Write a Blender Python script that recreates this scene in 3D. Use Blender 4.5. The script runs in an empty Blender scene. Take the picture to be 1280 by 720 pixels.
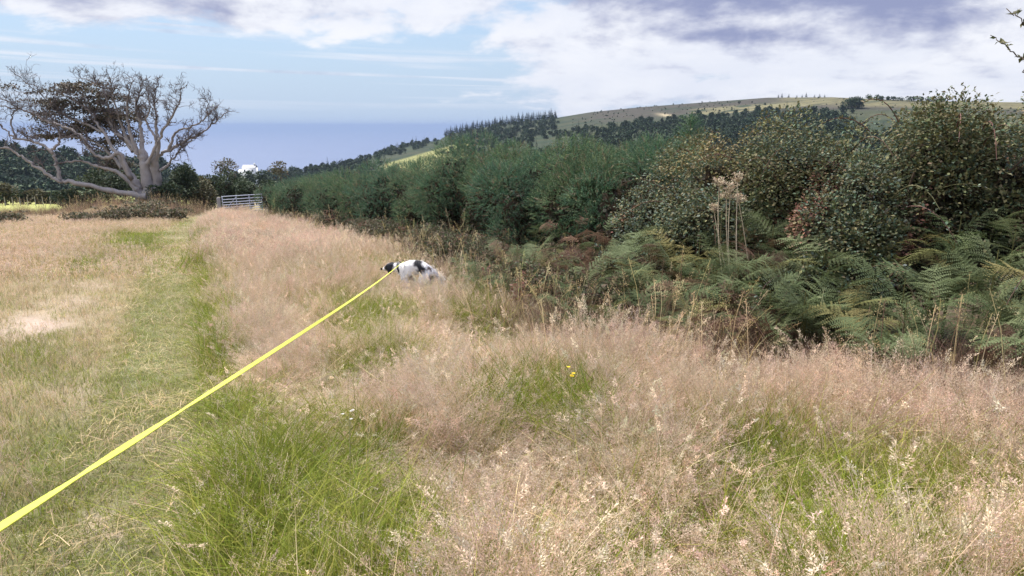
import bpy, math, random
import numpy as np
from mathutils import Vector, Matrix

rng = np.random.default_rng(11)
random.seed(5)
SC = bpy.context.scene
COL = SC.collection
PI = math.pi

# ------------------------------------------------------------------ camera
F = 853.33            # focal length in photograph pixels (1280 wide)
PITCH = math.radians(13.38)
CAM = np.array((0.0, 0.0, 1.6))
cam = bpy.data.cameras.new('camera')
cam.sensor_width = 36.0
cam.lens = 24.0
cam.clip_start = 0.05
cam.clip_end = 200000.0
cam_ob = bpy.data.objects.new('camera', cam)
cam_ob.location = CAM
cam_ob.rotation_euler = (PI / 2 - PITCH, 0, 0)
COL.objects.link(cam_ob)
SC.camera = cam_ob

# ------------------------------------------------------------------ exposure, render
SC.view_settings.view_transform = 'Standard'
SC.view_settings.look = 'None'
SC.view_settings.exposure = 1.28
SC.view_settings.gamma = 1.0
SC.render.engine = 'CYCLES'
cy = SC.cycles
cy.max_bounces = 5
cy.diffuse_bounces = 3
cy.glossy_bounces = 2
cy.transmission_bounces = 3
cy.volume_bounces = 1
cy.use_denoising = True
cy.caustics_reflective = False
cy.caustics_refractive = False

# ------------------------------------------------------------------ sun and sky
SUN_AZ = math.radians(-40)      # clockwise from the view direction (+y)
SUN_EL = math.radians(56)
sun = bpy.data.lights.new('sun', 'SUN')
sun.energy = 3.1
sun.angle = math.radians(5)
sun.color = (1.0, 0.95, 0.88)
sun_ob = bpy.data.objects.new('sun', sun)
sd = Vector((math.sin(SUN_AZ) * math.cos(SUN_EL), math.cos(SUN_AZ) * math.cos(SUN_EL), math.sin(SUN_EL)))
sun_ob.rotation_euler = sd.to_track_quat('Z', 'Y').to_euler()
sun_ob.location = (0, 0, 60)
COL.objects.link(sun_ob)

W = bpy.data.worlds.new('World')
SC.world = W
W.use_nodes = True


class NT:
    """small helper that adds nodes to a tree"""
    def __init__(s, tree):
        s.t = tree
        tree.nodes.clear()

    def n(s, typ, **kw):
        nd = s.t.nodes.new(typ)
        for k, v in kw.items():
            setattr(nd, k, v)
        return nd

    def put(s, sock, v):
        if isinstance(v, bpy.types.NodeSocket):
            s.t.links.new(v, sock)
        else:
            if isinstance(v, (tuple, list)) and len(v) == 3 and sock.type == 'RGBA':
                v = (*v, 1.0)
            sock.default_value = v

    def m(s, op, a, b=0.0, c=0.0, clamp=False):
        nd = s.n('ShaderNodeMath', operation=op, use_clamp=clamp)
        for i, v in enumerate((a, b, c)):
            s.put(nd.inputs[i], v)
        return nd.outputs[0]

    def mix(s, f, a, b, typ='MIX'):
        nd = s.n('ShaderNodeMix', data_type='RGBA', blend_type=typ)
        s.put(nd.inputs[0], f)
        s.put(nd.inputs[6], a)
        s.put(nd.inputs[7], b)
        return nd.outputs[2]

    def smooth(s, v, a, b, lo=0.0, hi=1.0):
        nd = s.n('ShaderNodeMapRange', interpolation_type='SMOOTHSTEP')
        s.put(nd.inputs[0], v)
        for i, x in enumerate((a, b, lo, hi)):
            s.put(nd.inputs[i + 1], x)
        return nd.outputs[0]

    def noise(s, vec, scale, detail=4.0, rough=0.5, dist=0.0):
        nd = s.n('ShaderNodeTexNoise')
        s.put(nd.inputs['Vector'], vec)
        nd.inputs['Scale'].default_value = scale
        nd.inputs['Detail'].default_value = detail
        nd.inputs['Roughness'].default_value = rough
        nd.inputs['Distortion'].default_value = dist
        return nd.outputs['Fac']

    def vec(s, x, y, z=0.0):
        nd = s.n('ShaderNodeCombineXYZ')
        for i, v in enumerate((x, y, z)):
            s.put(nd.inputs[i], v)
        return nd.outputs[0]


def build_sky():
    t = NT(W.node_tree)
    sky = t.n('ShaderNodeTexSky', sky_type='NISHITA')
    sky.sun_disc = False
    sky.sun_elevation = SUN_EL
    sky.sun_rotation = SUN_AZ
    sky.altitude = 150
    sky.air_density = 1.0
    sky.dust_density = 0.6
    sky.ozone_density = 2.0
    co = t.n('ShaderNodeTexCoord').outputs['Generated']
    sp = t.n('ShaderNodeSeparateXYZ')
    t.put(sp.inputs[0], co)
    x, y, z = sp.outputs
    az = t.m('ARCTAN2', x, y)                  # radians clockwise from the view
    el = t.m('ARCSINE', z)
    elp = t.m('MAXIMUM', el, 0.0)
    # cloud layers seen at a low angle: stretched sideways near the horizon, rounder overhead
    hgt = t.m('LOGARITHM', t.m('ADD', t.m('MULTIPLY', elp, 9.0), 1.0), 2.718)
    base = t.vec(t.m('MULTIPLY', az, 4.3), t.m('MULTIPLY', hgt, 2.3), 1.7)
    n1 = t.noise(base, 1.35, 9.0, 0.58, 0.15)
    n1b = t.noise(t.vec(t.m('ADD', t.m('MULTIPLY', az, 4.3), 0.10), t.m('ADD', t.m('MULTIPLY', hgt, 2.3), 0.16), 1.7), 1.35, 9.0, 0.58, 0.15)
    n2 = t.noise(t.vec(t.m('ADD', t.m('MULTIPLY', az, 3.2), 7.0), t.m('MULTIPLY', hgt, 2.6), 4.2), 1.0, 6.0, 0.55, 0.2)
    n3 = t.noise(t.vec(t.m('MULTIPLY', az, 1.5), t.m('ADD', t.m('MULTIPLY', hgt, 14.0), t.m('MULTIPLY', az, 1.6)), 9.0), 1.2, 4.0, 0.5, 0.3)
    # cover: blue gap low on the left, cumulus bank to the right, mostly cloud above
    right = t.smooth(az, -0.20, 0.16)
    up = t.smooth(el, 0.085, 0.150)
    cover = t.m('MAXIMUM', t.m('MULTIPLY', right, 0.95), t.m('MULTIPLY', up, 0.66))
    low = t.smooth(el, 0.0, 0.05)
    cover = t.m('MULTIPLY', cover, t.m('ADD', t.m('MULTIPLY', low, 0.45), 0.55))
    thr = t.m('SUBTRACT', 0.70, t.m('MULTIPLY', cover, 0.47))
    d = t.m('SUBTRACT', n1, thr)
    mask = t.smooth(d, -0.04, 0.10)
    # thin streaks in the gap
    st = t.m('MULTIPLY', t.smooth(n3, 0.50, 0.66), t.smooth(el, 0.01, 0.05, 0.0, 0.6))
    mask = t.m('MAXIMUM', mask, st)
    # shade: grey bases high on the right and overhead, white flanks low on the right
    greyz = t.m('MULTIPLY', t.smooth(el, 0.075, 0.175), t.smooth(az, -0.12, 0.34, 0.18, 1.0))
    g = t.m('ADD', t.m('MULTIPLY', greyz, 0.85), t.m('MULTIPLY', t.m('SUBTRACT', n2, 0.5), 1.7))
    g = t.m('SUBTRACT', g, t.m('MULTIPLY', t.m('SUBTRACT', n1, n1b), 2.6))
    grey = t.smooth(g, 0.0, 0.95)
    lit = t.mix(t.smooth(n1, 0.35, 0.7), (0.345, 0.360, 0.405, 1), (0.395, 0.402, 0.428, 1))
    dark = (0.132, 0.149, 0.235, 1)
    ccol = t.mix(grey, lit, dark)
    # overcast sky brightens towards the zenith
    zen = t.smooth(el, 0.18, 1.2, 1.0, 2.7)
    ccol = t.mix(1.0, ccol, t.vec(zen, zen, zen), 'MULTIPLY')
    blue = t.mix(1.0, sky.outputs[0], (0.050, 0.053, 0.056, 1), 'MULTIPLY')
    pale = t.mix(t.smooth(el, 0.0, 0.22, 0.95, 0.35), blue, (0.225, 0.280, 0.362, 1))
    c = t.mix(mask, pale, ccol)
    c = t.mix(1.0, c, (10.0, 10.0, 10.0, 1), 'MULTIPLY')
    bg = t.n('ShaderNodeBackground')
    t.put(bg.inputs[0], c)
    bg.inputs[1].default_value = 0.1
    o = t.n('ShaderNodeOutputWorld')
    t.put(o.inputs[0], bg.outputs[0])


build_sky()

# ------------------------------------------------------------------ helpers: noise, geometry
def hash2(ix, iy, seed):
    h = (ix.astype(np.int64) * 374761393 + iy.astype(np.int64) * 668265263 + seed * 982451653) & 0x7fffffff
    h = ((h ^ (h >> 13)) * 1274126177) & 0x7fffffff
    return ((h ^ (h >> 16)) & 0xffff) / 65535.0


def vnoise(x, y, seed=0):
    x = np.asarray(x, float); y = np.asarray(y, float)
    ix, iy = np.floor(x), np.floor(y)
    fx, fy = x - ix, y - iy
    fx = fx * fx * (3 - 2 * fx); fy = fy * fy * (3 - 2 * fy)
    a, b = hash2(ix, iy, seed), hash2(ix + 1, iy, seed)
    c, d = hash2(ix, iy + 1, seed), hash2(ix + 1, iy + 1, seed)
    return (a * (1 - fx) + b * fx) * (1 - fy) + (c * (1 - fx) + d * fx) * fy


def fbm(x, y, seed=0, o=4):
    s, a, t = 0.0, 0.5, 0.0
    for i in range(o):
        s = s + a * vnoise(np.asarray(x) * 2 ** i, np.asarray(y) * 2 ** i, seed + i * 17)
        t += a; a *= 0.5
    return s / t


def sstep(x, a, b):
    t = np.clip((np.asarray(x, float) - a) / (b - a), 0, 1)
    return t * t * (3 - 2 * t)


def ray(u, v):
    """direction through a photograph pixel"""
    cx, cyy = (u - 640) / F, (360 - v) / F
    s, c = math.sin(PITCH), math.cos(PITCH)
    return np.array((cx, c + s * cyy, -s + c * cyy))


def project(P):
    """photograph pixel of world points (n,3)"""
    q = np.asarray(P, float) - CAM
    s, c = math.sin(PITCH), math.cos(PITCH)
    fwd = np.maximum(q[:, 1] * c - q[:, 2] * s, 1e-3)
    upc = q[:, 1] * s + q[:, 2] * c
    return 640 + F * q[:, 0] / fwd, 360 - F * upc / fwd


def ground_z(x, y):
    x = np.asarray(x, float); y = np.asarray(y, float)
    z = -0.092 * np.clip(y, -90, 115)
    z = z - 0.072 * np.clip(y - 115, 0, 190)
    z = z - 0.30 * np.clip(y - 305, 0, 900)
    z = z - 0.12 * np.clip(-x - 130, 0, 900) - 0.10 * np.clip(x - 90, 0, 700) * sstep(y, 40, 130)
    z = z + 0.10 * (fbm(x * 0.35 + 9, y * 0.35, 3, 3) - 0.5) * sstep(np.hypot(x, y), 1.0, 6.0)
    # the bank under the old tree, and the low bank along the far edge of the field
    z = z + 0.85 * np.exp(-((x + 22.0) / 3.4) ** 2 - ((y - 40.2) / 2.1) ** 2)
    z = z + 0.26 * np.exp(-((y - 40.2 - 0.06 * (x + 25)) / 1.3) ** 2) * sstep(-x, 22, 25)
    return z


def gz(x, y):
    return float(ground_z(x, y))


def at(u, v, h=0.0):
    """point on the ground (plus h) seen through a photograph pixel"""
    d = ray(u, v)
    t0 = 0.5
    for t in np.geomspace(0.5, 400, 1500):
        p = CAM + d * t
        if p[2] < gz(p[0], p[1]) + h:
            return p
        t0 = t
    return CAM + d * t0


def along(u, v, dist):
    """point at a horizontal distance along a photograph ray"""
    d = ray(u, v)
    return CAM + d * (dist / math.hypot(d[0], d[1]))


def mesh_np(name, V, Fs, attrs=None, smooth=False):
    """V (n,3); Fs list of int arrays (m,3) or (m,4); attrs {name: (n,) or (n,3)} on the vertices"""
    me = bpy.data.meshes.new(name)
    V = np.asarray(V, np.float32)
    Fs = [np.asarray(f, np.int32) for f in Fs if len(f)]
    me.vertices.add(len(V))
    me.vertices.foreach_set('co', V.ravel())
    nl = sum(f.size for f in Fs)
    npoly = sum(len(f) for f in Fs)
    me.loops.add(nl)
    me.loops.foreach_set('vertex_index', np.concatenate([f.ravel() for f in Fs]))
    me.polygons.add(npoly)
    st, k = [], 0
    for f in Fs:
        st.append(k + np.arange(len(f), dtype=np.int32) * f.shape[1])
        k += f.size
    me.polygons.foreach_set('loop_start', np.concatenate(st))
    if smooth:
        me.polygons.foreach_set('use_smooth', np.ones(npoly, dtype=bool))
    for k, a in (attrs or {}).items():
        a = np.asarray(a, np.float32)
        if a.ndim == 1:
            at_ = me.attributes.new(k, 'FLOAT', 'POINT')
            at_.data.foreach_set('value', a)
        else:
            at_ = me.attributes.new(k, 'FLOAT_COLOR', 'POINT')
            at_.data.foreach_set('color', np.hstack([a, np.ones((len(a), 1), np.float32)]).ravel())
    me.update(calc_edges=True)
    return me


class Geo:
    """collects pieces into one mesh, with a colour per vertex"""
    def __init__(s):
        s.V, s.F3, s.F4, s.C, s.n = [], [], [], [], 0

    def add(s, V, Fa, C):
        V = np.asarray(V, float).reshape(-1, 3)
        Fa = np.asarray(Fa, int)
        C = np.asarray(C, float)
        if C.ndim == 1:
            C = np.tile(C, (len(V), 1))
        (s.F3 if Fa.shape[1] == 3 else s.F4).append(Fa + s.n)
        s.V.append(V); s.C.append(C)
        s.n += len(V)

    def scatter(s, T, Fa, P, R, S, C):
        """copies of template T (v,3) at P (n,3), rotations R (n,3,3), sizes S (n,) or (n,3), colours C (n,3)"""
        T = np.asarray(T, float); Fa = np.asarray(Fa, int)
        n, v = len(P), len(T)
        if n == 0:
            return
        S = np.asarray(S, float)
        if S.ndim == 1:
            S = np.repeat(S[:, None], 3, 1)
        V = np.einsum('nij,nvj->nvi', R, T[None] * S[:, None, :]) + P[:, None, :]
        Fn = (Fa[None] + (np.arange(n) * v)[:, None, None]).reshape(-1, Fa.shape[1])
        s.add(V.reshape(-1, 3), Fn, np.repeat(np.asarray(C, float), v, 0))

    def tube(s, pts, rad, sides, C, cap=True):
        pts = np.asarray(pts, float)
        rad = np.broadcast_to(np.asarray(rad, float), (len(pts),))
        tg = np.gradient(pts, axis=0)
        tg /= np.linalg.norm(tg, axis=1)[:, None] + 1e-9
        ref = np.array((0.13, 0.21, 1.0)) if abs(tg[0][2]) < 0.9 else np.array((1.0, 0.2, 0.1))
        a = np.cross(tg, ref); a /= np.linalg.norm(a, axis=1)[:, None] + 1e-9
        b = np.cross(tg, a)
        th = np.arange(sides) * 2 * PI / sides
        ring = a[:, None, :] * np.cos(th)[None, :, None] + b[:, None, :] * np.sin(th)[None, :, None]
        V = pts[:, None, :] + ring * rad[:, None, None]
        n = len(pts)
        i, j = np.meshgrid(np.arange(n - 1), np.arange(sides), indexing='ij')
        q = np.stack([i * sides + j, i * sides + (j + 1) % sides, (i + 1) * sides + (j + 1) % sides, (i + 1) * sides + j], -1).reshape(-1, 4)
        s.add(V.reshape(-1, 3), q, C)

    def box(s, c, size, C, R=None):
        c = np.asarray(c, float); h = np.asarray(size, float) / 2
        V = np.array([(sx, sy, sz) for sx in (-1, 1) for sy in (-1, 1) for sz in (-1, 1)], float) * h
        if R is not None:
            V = V @ np.asarray(R).T
        s.add(V + c, [(0, 1, 3, 2), (4, 6, 7, 5), (0, 4, 5, 1), (2, 3, 7, 6), (0, 2, 6, 4), (1, 5, 7, 3)], C)

    def mesh(s, name, smooth=False):
        V = np.concatenate(s.V); C = np.concatenate(s.C)
        Fs = []
        if s.F3: Fs.append(np.concatenate(s.F3))
        if s.F4: Fs.append(np.concatenate(s.F4))
        return mesh_np(name, V, Fs, {'Col': C}, smooth)


def frames(D, roll=None):
    """rotation matrices whose local +y points along D"""
    D = D / (np.linalg.norm(D, axis=1)[:, None] + 1e-9)
    ref = np.tile(np.array((0.0, 0.0, 1.0)), (len(D), 1))
    bad = np.abs(D[:, 2]) > 0.95
    ref[bad] = (1.0, 0.0, 0.0)
    X = np.cross(D, ref); X /= np.linalg.norm(X, axis=1)[:, None] + 1e-9
    Z = np.cross(X, D)
    if roll is not None:
        c, s_ = np.cos(roll)[:, None], np.sin(roll)[:, None]
        X, Z = X * c + Z * s_, Z * c - X * s_
    return np.stack([X, D, Z], -1)


def pal(n, cols, jit=0.12, g=None):
    g = g or rng
    cols = np.asarray(cols, float)
    c = cols[g.integers(0, len(cols), n)]
    return np.clip(c * (1 + g.normal(0, jit, (n, 1))) * (1 + g.normal(0, jit * 0.35, (n, 3))), 0.004, 0.95)


# ------------------------------------------------------------------ helpers: objects
def tag(o, label=None, cat=None, group=None, kind=None):
    if label: o['label'] = label
    if cat: o['category'] = cat
    if group: o['group'] = group
    if kind: o['kind'] = kind
    return o


def link(name, me, mat=None, parent=None, loc=None):
    o = bpy.data.objects.new(name, me)
    COL.objects.link(o)
    if mat is not None and len(me.materials) == 0:
        me.materials.append(mat)
    if parent is not None:
        o.parent = parent
    if loc is not None:
        o.location = loc
    return o


def empty(name, loc=(0, 0, 0), rz=0.0):
    o = bpy.data.objects.new(name, None)
    o.empty_display_size = 0.2
    o.location = loc
    o.rotation_euler = (0, 0, rz)
    COL.objects.link(o)
    return o


def copy_tree(o, parent=None):
    c = o.copy()
    COL.objects.link(c)
    if parent is not None:
        c.parent = parent
    for ch in list(o.children):
        copy_tree(ch, c)
    return c


# ------------------------------------------------------------------ materials
def mat_new(name):
    m = bpy.data.materials.new(name)
    m.use_nodes = True
    return m, NT(m.node_tree)


def leaf_mat(name, trans=0.3, rough=0.55, spec=0.3, instanced=False, var=0.25, scale=3.0):
    """colour from the leaf's own vertex colour, a little mottling, some light let through"""
    m, t = mat_new(name)
    c = t.n('ShaderNodeAttribute', attribute_name='Col').outputs['Color']
    if instanced:
        ti = t.n('ShaderNodeAttribute', attribute_name='tint', attribute_type='INSTANCER').outputs['Color']
        c = t.mix(1.0, c, ti, 'MULTIPLY')
    pos = t.n('ShaderNodeNewGeometry').outputs['Position']
    nz = t.noise(pos, scale, 3.0)
    f = t.m('ADD', t.m('MULTIPLY', nz, 2 * var), 1 - var)
    c = t.mix(1.0, c, t.vec(f, f, f), 'MULTIPLY')
    p = t.n('ShaderNodeBsdfPrincipled')
    t.put(p.inputs['Base Color'], c)
    p.inputs['Roughness'].default_value = rough
    p.inputs['Specular IOR Level'].default_value = spec
    o = t.n('ShaderNodeOutputMaterial')
    if trans > 0:
        tr = t.n('ShaderNodeBsdfTranslucent')
        t.put(tr.inputs[0], c)
        mx = t.n('ShaderNodeMixShader')
        mx.inputs[0].default_value = trans
        t.put(mx.inputs[1], p.outputs[0]); t.put(mx.inputs[2], tr.outputs[0])
        t.put(o.inputs[0], mx.outputs[0])
    else:
        t.put(o.inputs[0], p.outputs[0])
    return m


def solid_mat(name, col, rough=0.6, spec=0.4, metal=0.0, var=0.2, scale=8.0, bump=0.0, bscale=40.0, attr=False):
    m, t = mat_new(name)
    pos = t.n('ShaderNodeTexCoord').outputs['Object']
    nz = t.noise(pos, scale, 5.0, 0.6)
    f = t.m('ADD', t.m('MULTIPLY', nz, 2 * var), 1 - var)
    base = t.n('ShaderNodeAttribute', attribute_name='Col').outputs['Color'] if attr else (*col, 1.0)
    c = t.mix(1.0, base, t.vec(f, f, f), 'MULTIPLY')
    p = t.n('ShaderNodeBsdfPrincipled')
    t.put(p.inputs['Base Color'], c)
    p.inputs['Roughness'].default_value = rough
    p.inputs['Specular IOR Level'].default_value = spec
    p.inputs['Metallic'].default_value = metal
    if bump:
        b = t.n('ShaderNodeBump')
        b.inputs['Strength'].default_value = bump
        b.inputs['Distance'].default_value = 0.02
        t.put(b.inputs['Height'], t.noise(pos, bscale, 6.0, 0.6))
        t.put(p.inputs['Normal'], b.outputs[0])
    o = t.n('ShaderNodeOutputMaterial')
    t.put(o.inputs[0], p.outputs[0])
    return m


M_GRASS = leaf_mat('grass_blades', 0.35, 0.7, 0.06, instanced=True, var=0.12, scale=1.5)
M_LEAF = leaf_mat('leaves', 0.25, 0.6, 0.10, var=0.2, scale=2.0)
M_FARLEAF = leaf_mat('far_leaves', 0.15, 0.7, 0.15, var=0.25, scale=0.6)
M_FARWOOD = leaf_mat('far_wood_leaves', 0.0, 0.8, 0.1, instanced=True, var=0.25, scale=0.05)
M_BARK = solid_mat('pale_bark', (0.40, 0.36, 0.33), 0.85, 0.2, var=0.45, scale=2.2, bump=0.6, bscale=14, attr=True)

M_STALK = leaf_mat('dry_stalk', 0.1, 0.7, 0.2, var=0.15)
M_GATE = solid_mat('galvanised_steel', (0.50, 0.53, 0.60), 0.42, 0.5, metal=0.35, var=0.15, scale=12)
M_POST = solid_mat('weathered_timber', (0.30, 0.28, 0.27), 0.85, 0.2, var=0.3, scale=9, bump=0.4)
M_RENDER = solid_mat('white_render', (0.80, 0.80, 0.78), 0.8, 0.2, var=0.05, scale=1.0)
M_SLATE = solid_mat('grey_slate', (0.24, 0.25, 0.28), 0.6, 0.3, var=0.15, scale=2.0)
M_GLASS = solid_mat('window_glass', (0.05, 0.06, 0.08), 0.1, 0.6, var=0.1)

# ------------------------------------------------------------------ zones of the field (world lines)
# right edge of the trodden path, left edge of it, and the foot of the hedge scrub
PATH_R = np.array([at(u, v)[:2] for u, v in ((230, 800), (243, 720), (252, 650), (262, 560), (262, 470), (256, 400), (250, 350), (246, 315), (246, 290), (258, 272))])
PATH_L = np.array([at(u, v)[:2] for u, v in ((60, 800), (85, 720), (105, 640), (128, 560), (150, 500), (162, 420), (178, 350), (192, 315), (205, 290), (232, 272))])
FOOT = np.array([(11.0, 0.2), (7.0, 1.6), (4.6, 2.9), (3.3, 4.0), (2.2, 4.9), (1.2, 5.7), (0.15, 7.1), (-0.80, 9.9), (-3.1, 15.0), (-5.8, 20.2), (-10.3, 29.0), (-16.6, 41.5), (-18.5, 46.0)])


def line_x(L, y):
    o = np.argsort(L[:, 1])
    return np.interp(y, L[o, 1], L[o, 0])


def foot_off(x, y):
    """signed distance to the right of the scrub's foot line (roughly, in metres)"""
    return (np.asarray(x) - line_x(FOOT, y)) * 0.86


# greener places, in photograph pixels of the point 0.25 m above the ground: u, v, width, height, amount
GREEN = [(300, 520, 50, 60, .75), (350, 655, 90, 75, .72), (262, 320, 13, 40, .45), (268, 400, 20, 60, .5), (290, 560, 50, 90, .6), (440, 600, 60, 40, .5),
         (465, 390, 40, 12, .5), (600, 385, 32, 30, .75), (650, 492, 38, 28, 1.0), (725, 508, 55, 26, .8), (530, 625, 45, 45, .7),
         (470, 690, 110, 50, .6), (965, 545, 45, 36, .8), (1085, 580, 90, 32, .85), (1225, 590, 70, 28, .75), (930, 620, 55, 40, .7),
         (1045, 690, 55, 30, .7), (780, 640, 70, 50, .3), (430, 440, 60, 40, .35), (500, 440, 60, 30, .3), (430, 372, 30, 14, .5),
         (400, 520, 60, 50, .45), (840, 470, 50, 40, .3), (720, 590, 60, 40, .25),
         (160, 304, 55, 12, 1.0), (112, 328, 34, 14, 1.0), (150, 480, 36, 26, .8), (30, 655, 70, 60, .7), (110, 545, 60, 34, .6), (60, 440, 80, 40, .45), (60, 570, 60, 40, .5),
         (95, 590, 30, 20, .5), (40, 480, 40, 40, .3), (20, 440, 50, 25, .35), (200, 300, 40, 20, .7)]
FLUFF = [(560, 560, 60, 60, 1), (880, 470, 110, 45, .9), (690, 430, 90, 30, .8), (1010, 480, 90, 40, .8), (1060, 478, 130, 22, .8), (1230, 500, 60, 25, .7), (340, 440, 55, 40, .9), (320, 350, 50, 40, .6), (560, 400, 40, 25, .8), (1200, 670, 70, 40, .5), (640, 590, 60, 50, .7), (830, 560, 40, 60, .9), (480, 480, 50, 25, .5), (620, 680, 70, 40, .5)]
BARE = [(45, 395, 50, 12, 1.0), (85, 370, 40, 8, .8), (20, 412, 40, 10, .9), (130, 660, 40, 26, .8), (105, 480, 40, 25, .3), (180, 560, 50, 30, .3), (110, 350, 40, 8, .5)]


def blobs(L, u, v):
    s = np.zeros_like(u)
    for a, b, w, h, k in L:
        s = s + k * np.exp(-((u - a) / w) ** 2 - ((v - b) / h) ** 2)
    return np.clip(s, 0, 1)


# ------------------------------------------------------------------ ground, sea
def polar_sheet(r, azs, zf):
    R, A = np.meshgrid(r, azs, indexing='ij')
    x, y = R * np.sin(A), R * np.cos(A)
    V = np.stack([x, y, zf(x, y)], -1).reshape(-1, 3)
    n, m = R.shape
    i, j = np.meshgrid(np.arange(n - 1), np.arange(m), indexing='ij')
    j2 = (j + 1) % m
    q = np.stack([i * m + j, i * m + j2, (i + 1) * m + j2, (i + 1) * m + j], -1).reshape(-1, 4)
    q = q[:, ::-1]
    return V, q


def ground_colour(V):
    x, y, z = V.T
    r = np.hypot(x, y)
    u, v = project(V + (0, 0, 0.1))
    vis = y > 0.5
    g = np.where(vis, blobs(GREEN, u, v), 0.3)
    b = np.where(vis, blobs(BARE, u, v), 0.0)
    n = fbm(x * 1.3, y * 1.3, 5)
    straw = np.array((0.27, 0.215, 0.13)); green = np.array((0.12, 0.14, 0.045)); soil = np.array((0.40, 0.31, 0.25))
    onpath = sstep(x - line_x(PATH_L, y), -0.15, 0.1) * (1 - sstep(x - line_x(PATH_R, y), -0.1, 0.15)) * (y < 50)
    gg = np.clip(g * 0.8 + 0.25 * onpath + (n - 0.5) * 1.1 + 0.1, 0, 1)[:, None]
    c = straw * (1 - gg) + green * gg
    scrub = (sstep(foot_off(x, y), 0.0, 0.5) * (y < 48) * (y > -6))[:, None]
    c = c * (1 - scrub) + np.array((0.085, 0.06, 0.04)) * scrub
    c = c * (1 - b[:, None]) + soil * b[:, None]
    far = (sstep(y, 46, 49) * (1 - sstep(y, 150, 200)) * (x < -27 - 0.30 * (y - 46)))[:, None]      # the greener field beyond the bank
    c = c * (1 - far) + np.array((0.30, 0.31, 0.10)) * far
    wild = np.maximum(sstep(y, 110, 150), (x > 10) * sstep(foot_off(x, y), 6, 10) * sstep(y, 0, 20))[:, None]
    c = c * (1 - wild) + np.array((0.07, 0.09, 0.04)) * wild
    return c * (0.85 + 0.3 * fbm(x * 5, y * 5, 9))[:, None]


def ground_mat():
    m, t = mat_new('field_ground')
    c = t.n('ShaderNodeAttribute', attribute_name='Col').outputs['Color']
    pos = t.n('ShaderNodeNewGeometry').outputs['Position']
    n1 = t.noise(pos, 9.0, 6.0, 0.65)
    n2 = t.noise(pos, 70.0, 4.0, 0.7)
    f = t.m('ADD', t.m('MULTIPLY', n1, 0.9), t.m('ADD', t.m('MULTIPLY', n2, 0.7), 0.2))
    c = t.mix(1.0, c, t.vec(f, f, f), 'MULTIPLY')
    p = t.n('ShaderNodeBsdfPrincipled')
    t.put(p.inputs['Base Color'], c)
    p.inputs['Roughness'].default_value = 0.95
    p.inputs['Specular IOR Level'].default_value = 0.1
    b = t.n('ShaderNodeBump')
    b.inputs['Strength'].default_value = 0.7
    b.inputs['Distance'].default_value = 0.02
    t.put(b.inputs['Height'], n2)
    t.put(p.inputs['Normal'], b.outputs[0])
    o = t.n('ShaderNodeOutputMaterial')
    t.put(o.inputs[0], p.outputs[0])
    return m


az_f = np.concatenate([np.radians(np.arange(-55, 55, 0.4)), np.radians(np.arange(55, 305, 4.0))])
r_f = np.concatenate([[0.02], np.geomspace(0.5, 60, 150), np.geomspace(62, 1600, 60)])
V, q = polar_sheet(r_f, az_f, ground_z)
V[:, 2] = np.maximum(V[:, 2], -178.5 - 0.0 * V[:, 2])
V[:, 2] = np.where(np.hypot(V[:, 0], V[:, 1]) > 1250, -181.5, V[:, 2])
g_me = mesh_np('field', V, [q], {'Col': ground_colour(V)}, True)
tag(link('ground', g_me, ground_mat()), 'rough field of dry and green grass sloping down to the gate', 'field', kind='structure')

# trodden path: its own sheet 4 mm above the field
ys = np.concatenate([np.linspace(0.6, 10, 120), np.linspace(10.2, 46, 110)])
xl, xr = line_x(PATH_L, ys), line_x(PATH_R, ys)
k = np.linspace(0, 1, 14)
X = xl[:, None] * (1 - k) + xr[:, None] * k
X = X + (fbm(ys * 1.5, ys * 0 + 3, 8)[:, None] - 0.5) * 0.3
Y = np.repeat(ys[:, None], 14, 1)
Vp = np.stack([X, Y, ground_z(X, Y) + 0.004], -1).reshape(-1, 3)
i, j = np.meshgrid(np.arange(len(ys) - 1), np.arange(13), indexing='ij')
qp = np.stack([i * 14 + j, i * 14 + j + 1, (i + 1) * 14 + j + 1, (i + 1) * 14 + j], -1).reshape(-1, 4)
nn = fbm(Vp[:, 0] * 2.2, Vp[:, 1] * 1.3, 21)[:, None]
bb = blobs(BARE, *project(Vp))[:, None]
cp = np.array((0.24, 0.215, 0.12)) * nn + np.array((0.14, 0.165, 0.07)) * (1 - nn)
cp = cp * (1 - bb) + np.array((0.40, 0.31, 0.24)) * bb
tag(link('path', mesh_np('path', Vp, [qp], {'Col': cp}, True), g_me.materials[0]), 'trodden grass path running down the field to the gate', 'path', kind='structure')


def sea_mat():
    m, t = mat_new('sea_water')
    pos = t.n('ShaderNodeNewGeometry').outputs['Position']
    n = t.noise(pos, 0.0016, 5.0, 0.6)
    c = t.mix(n, (0.055, 0.085, 0.17, 1), (0.085, 0.12, 0.215, 1))
    p = t.n('ShaderNodeBsdfPrincipled')
    t.put(p.inputs['Base Color'], c)
    p.inputs['Roughness'].default_value = 0.55
    p.inputs['Specular IOR Level'].default_value = 0.35
    o = t.n('ShaderNodeOutputMaterial')
    t.put(o.inputs[0], p.outputs[0])
    return m


SEA_Z = -180.0
V, q = polar_sheet(np.concatenate([[1.0], np.geomspace(300, 44000, 40)]), np.linspace(0, 2 * PI, 180, endpoint=False), lambda x, y: x * 0 + SEA_Z)
tag(link('sea', mesh_np('sea', V, [q], None, True), sea_mat()), 'calm hazy blue sea out to the horizon', 'sea', kind='structure')

# ------------------------------------------------------------------ far hills
U = lambda u: math.atan2(*ray(u, 157)[:2])


def skyline_z(u, v, R):
    d = ray(u, v)
    return CAM[2] + d[2] / math.hypot(d[0], d[1]) * R


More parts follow.
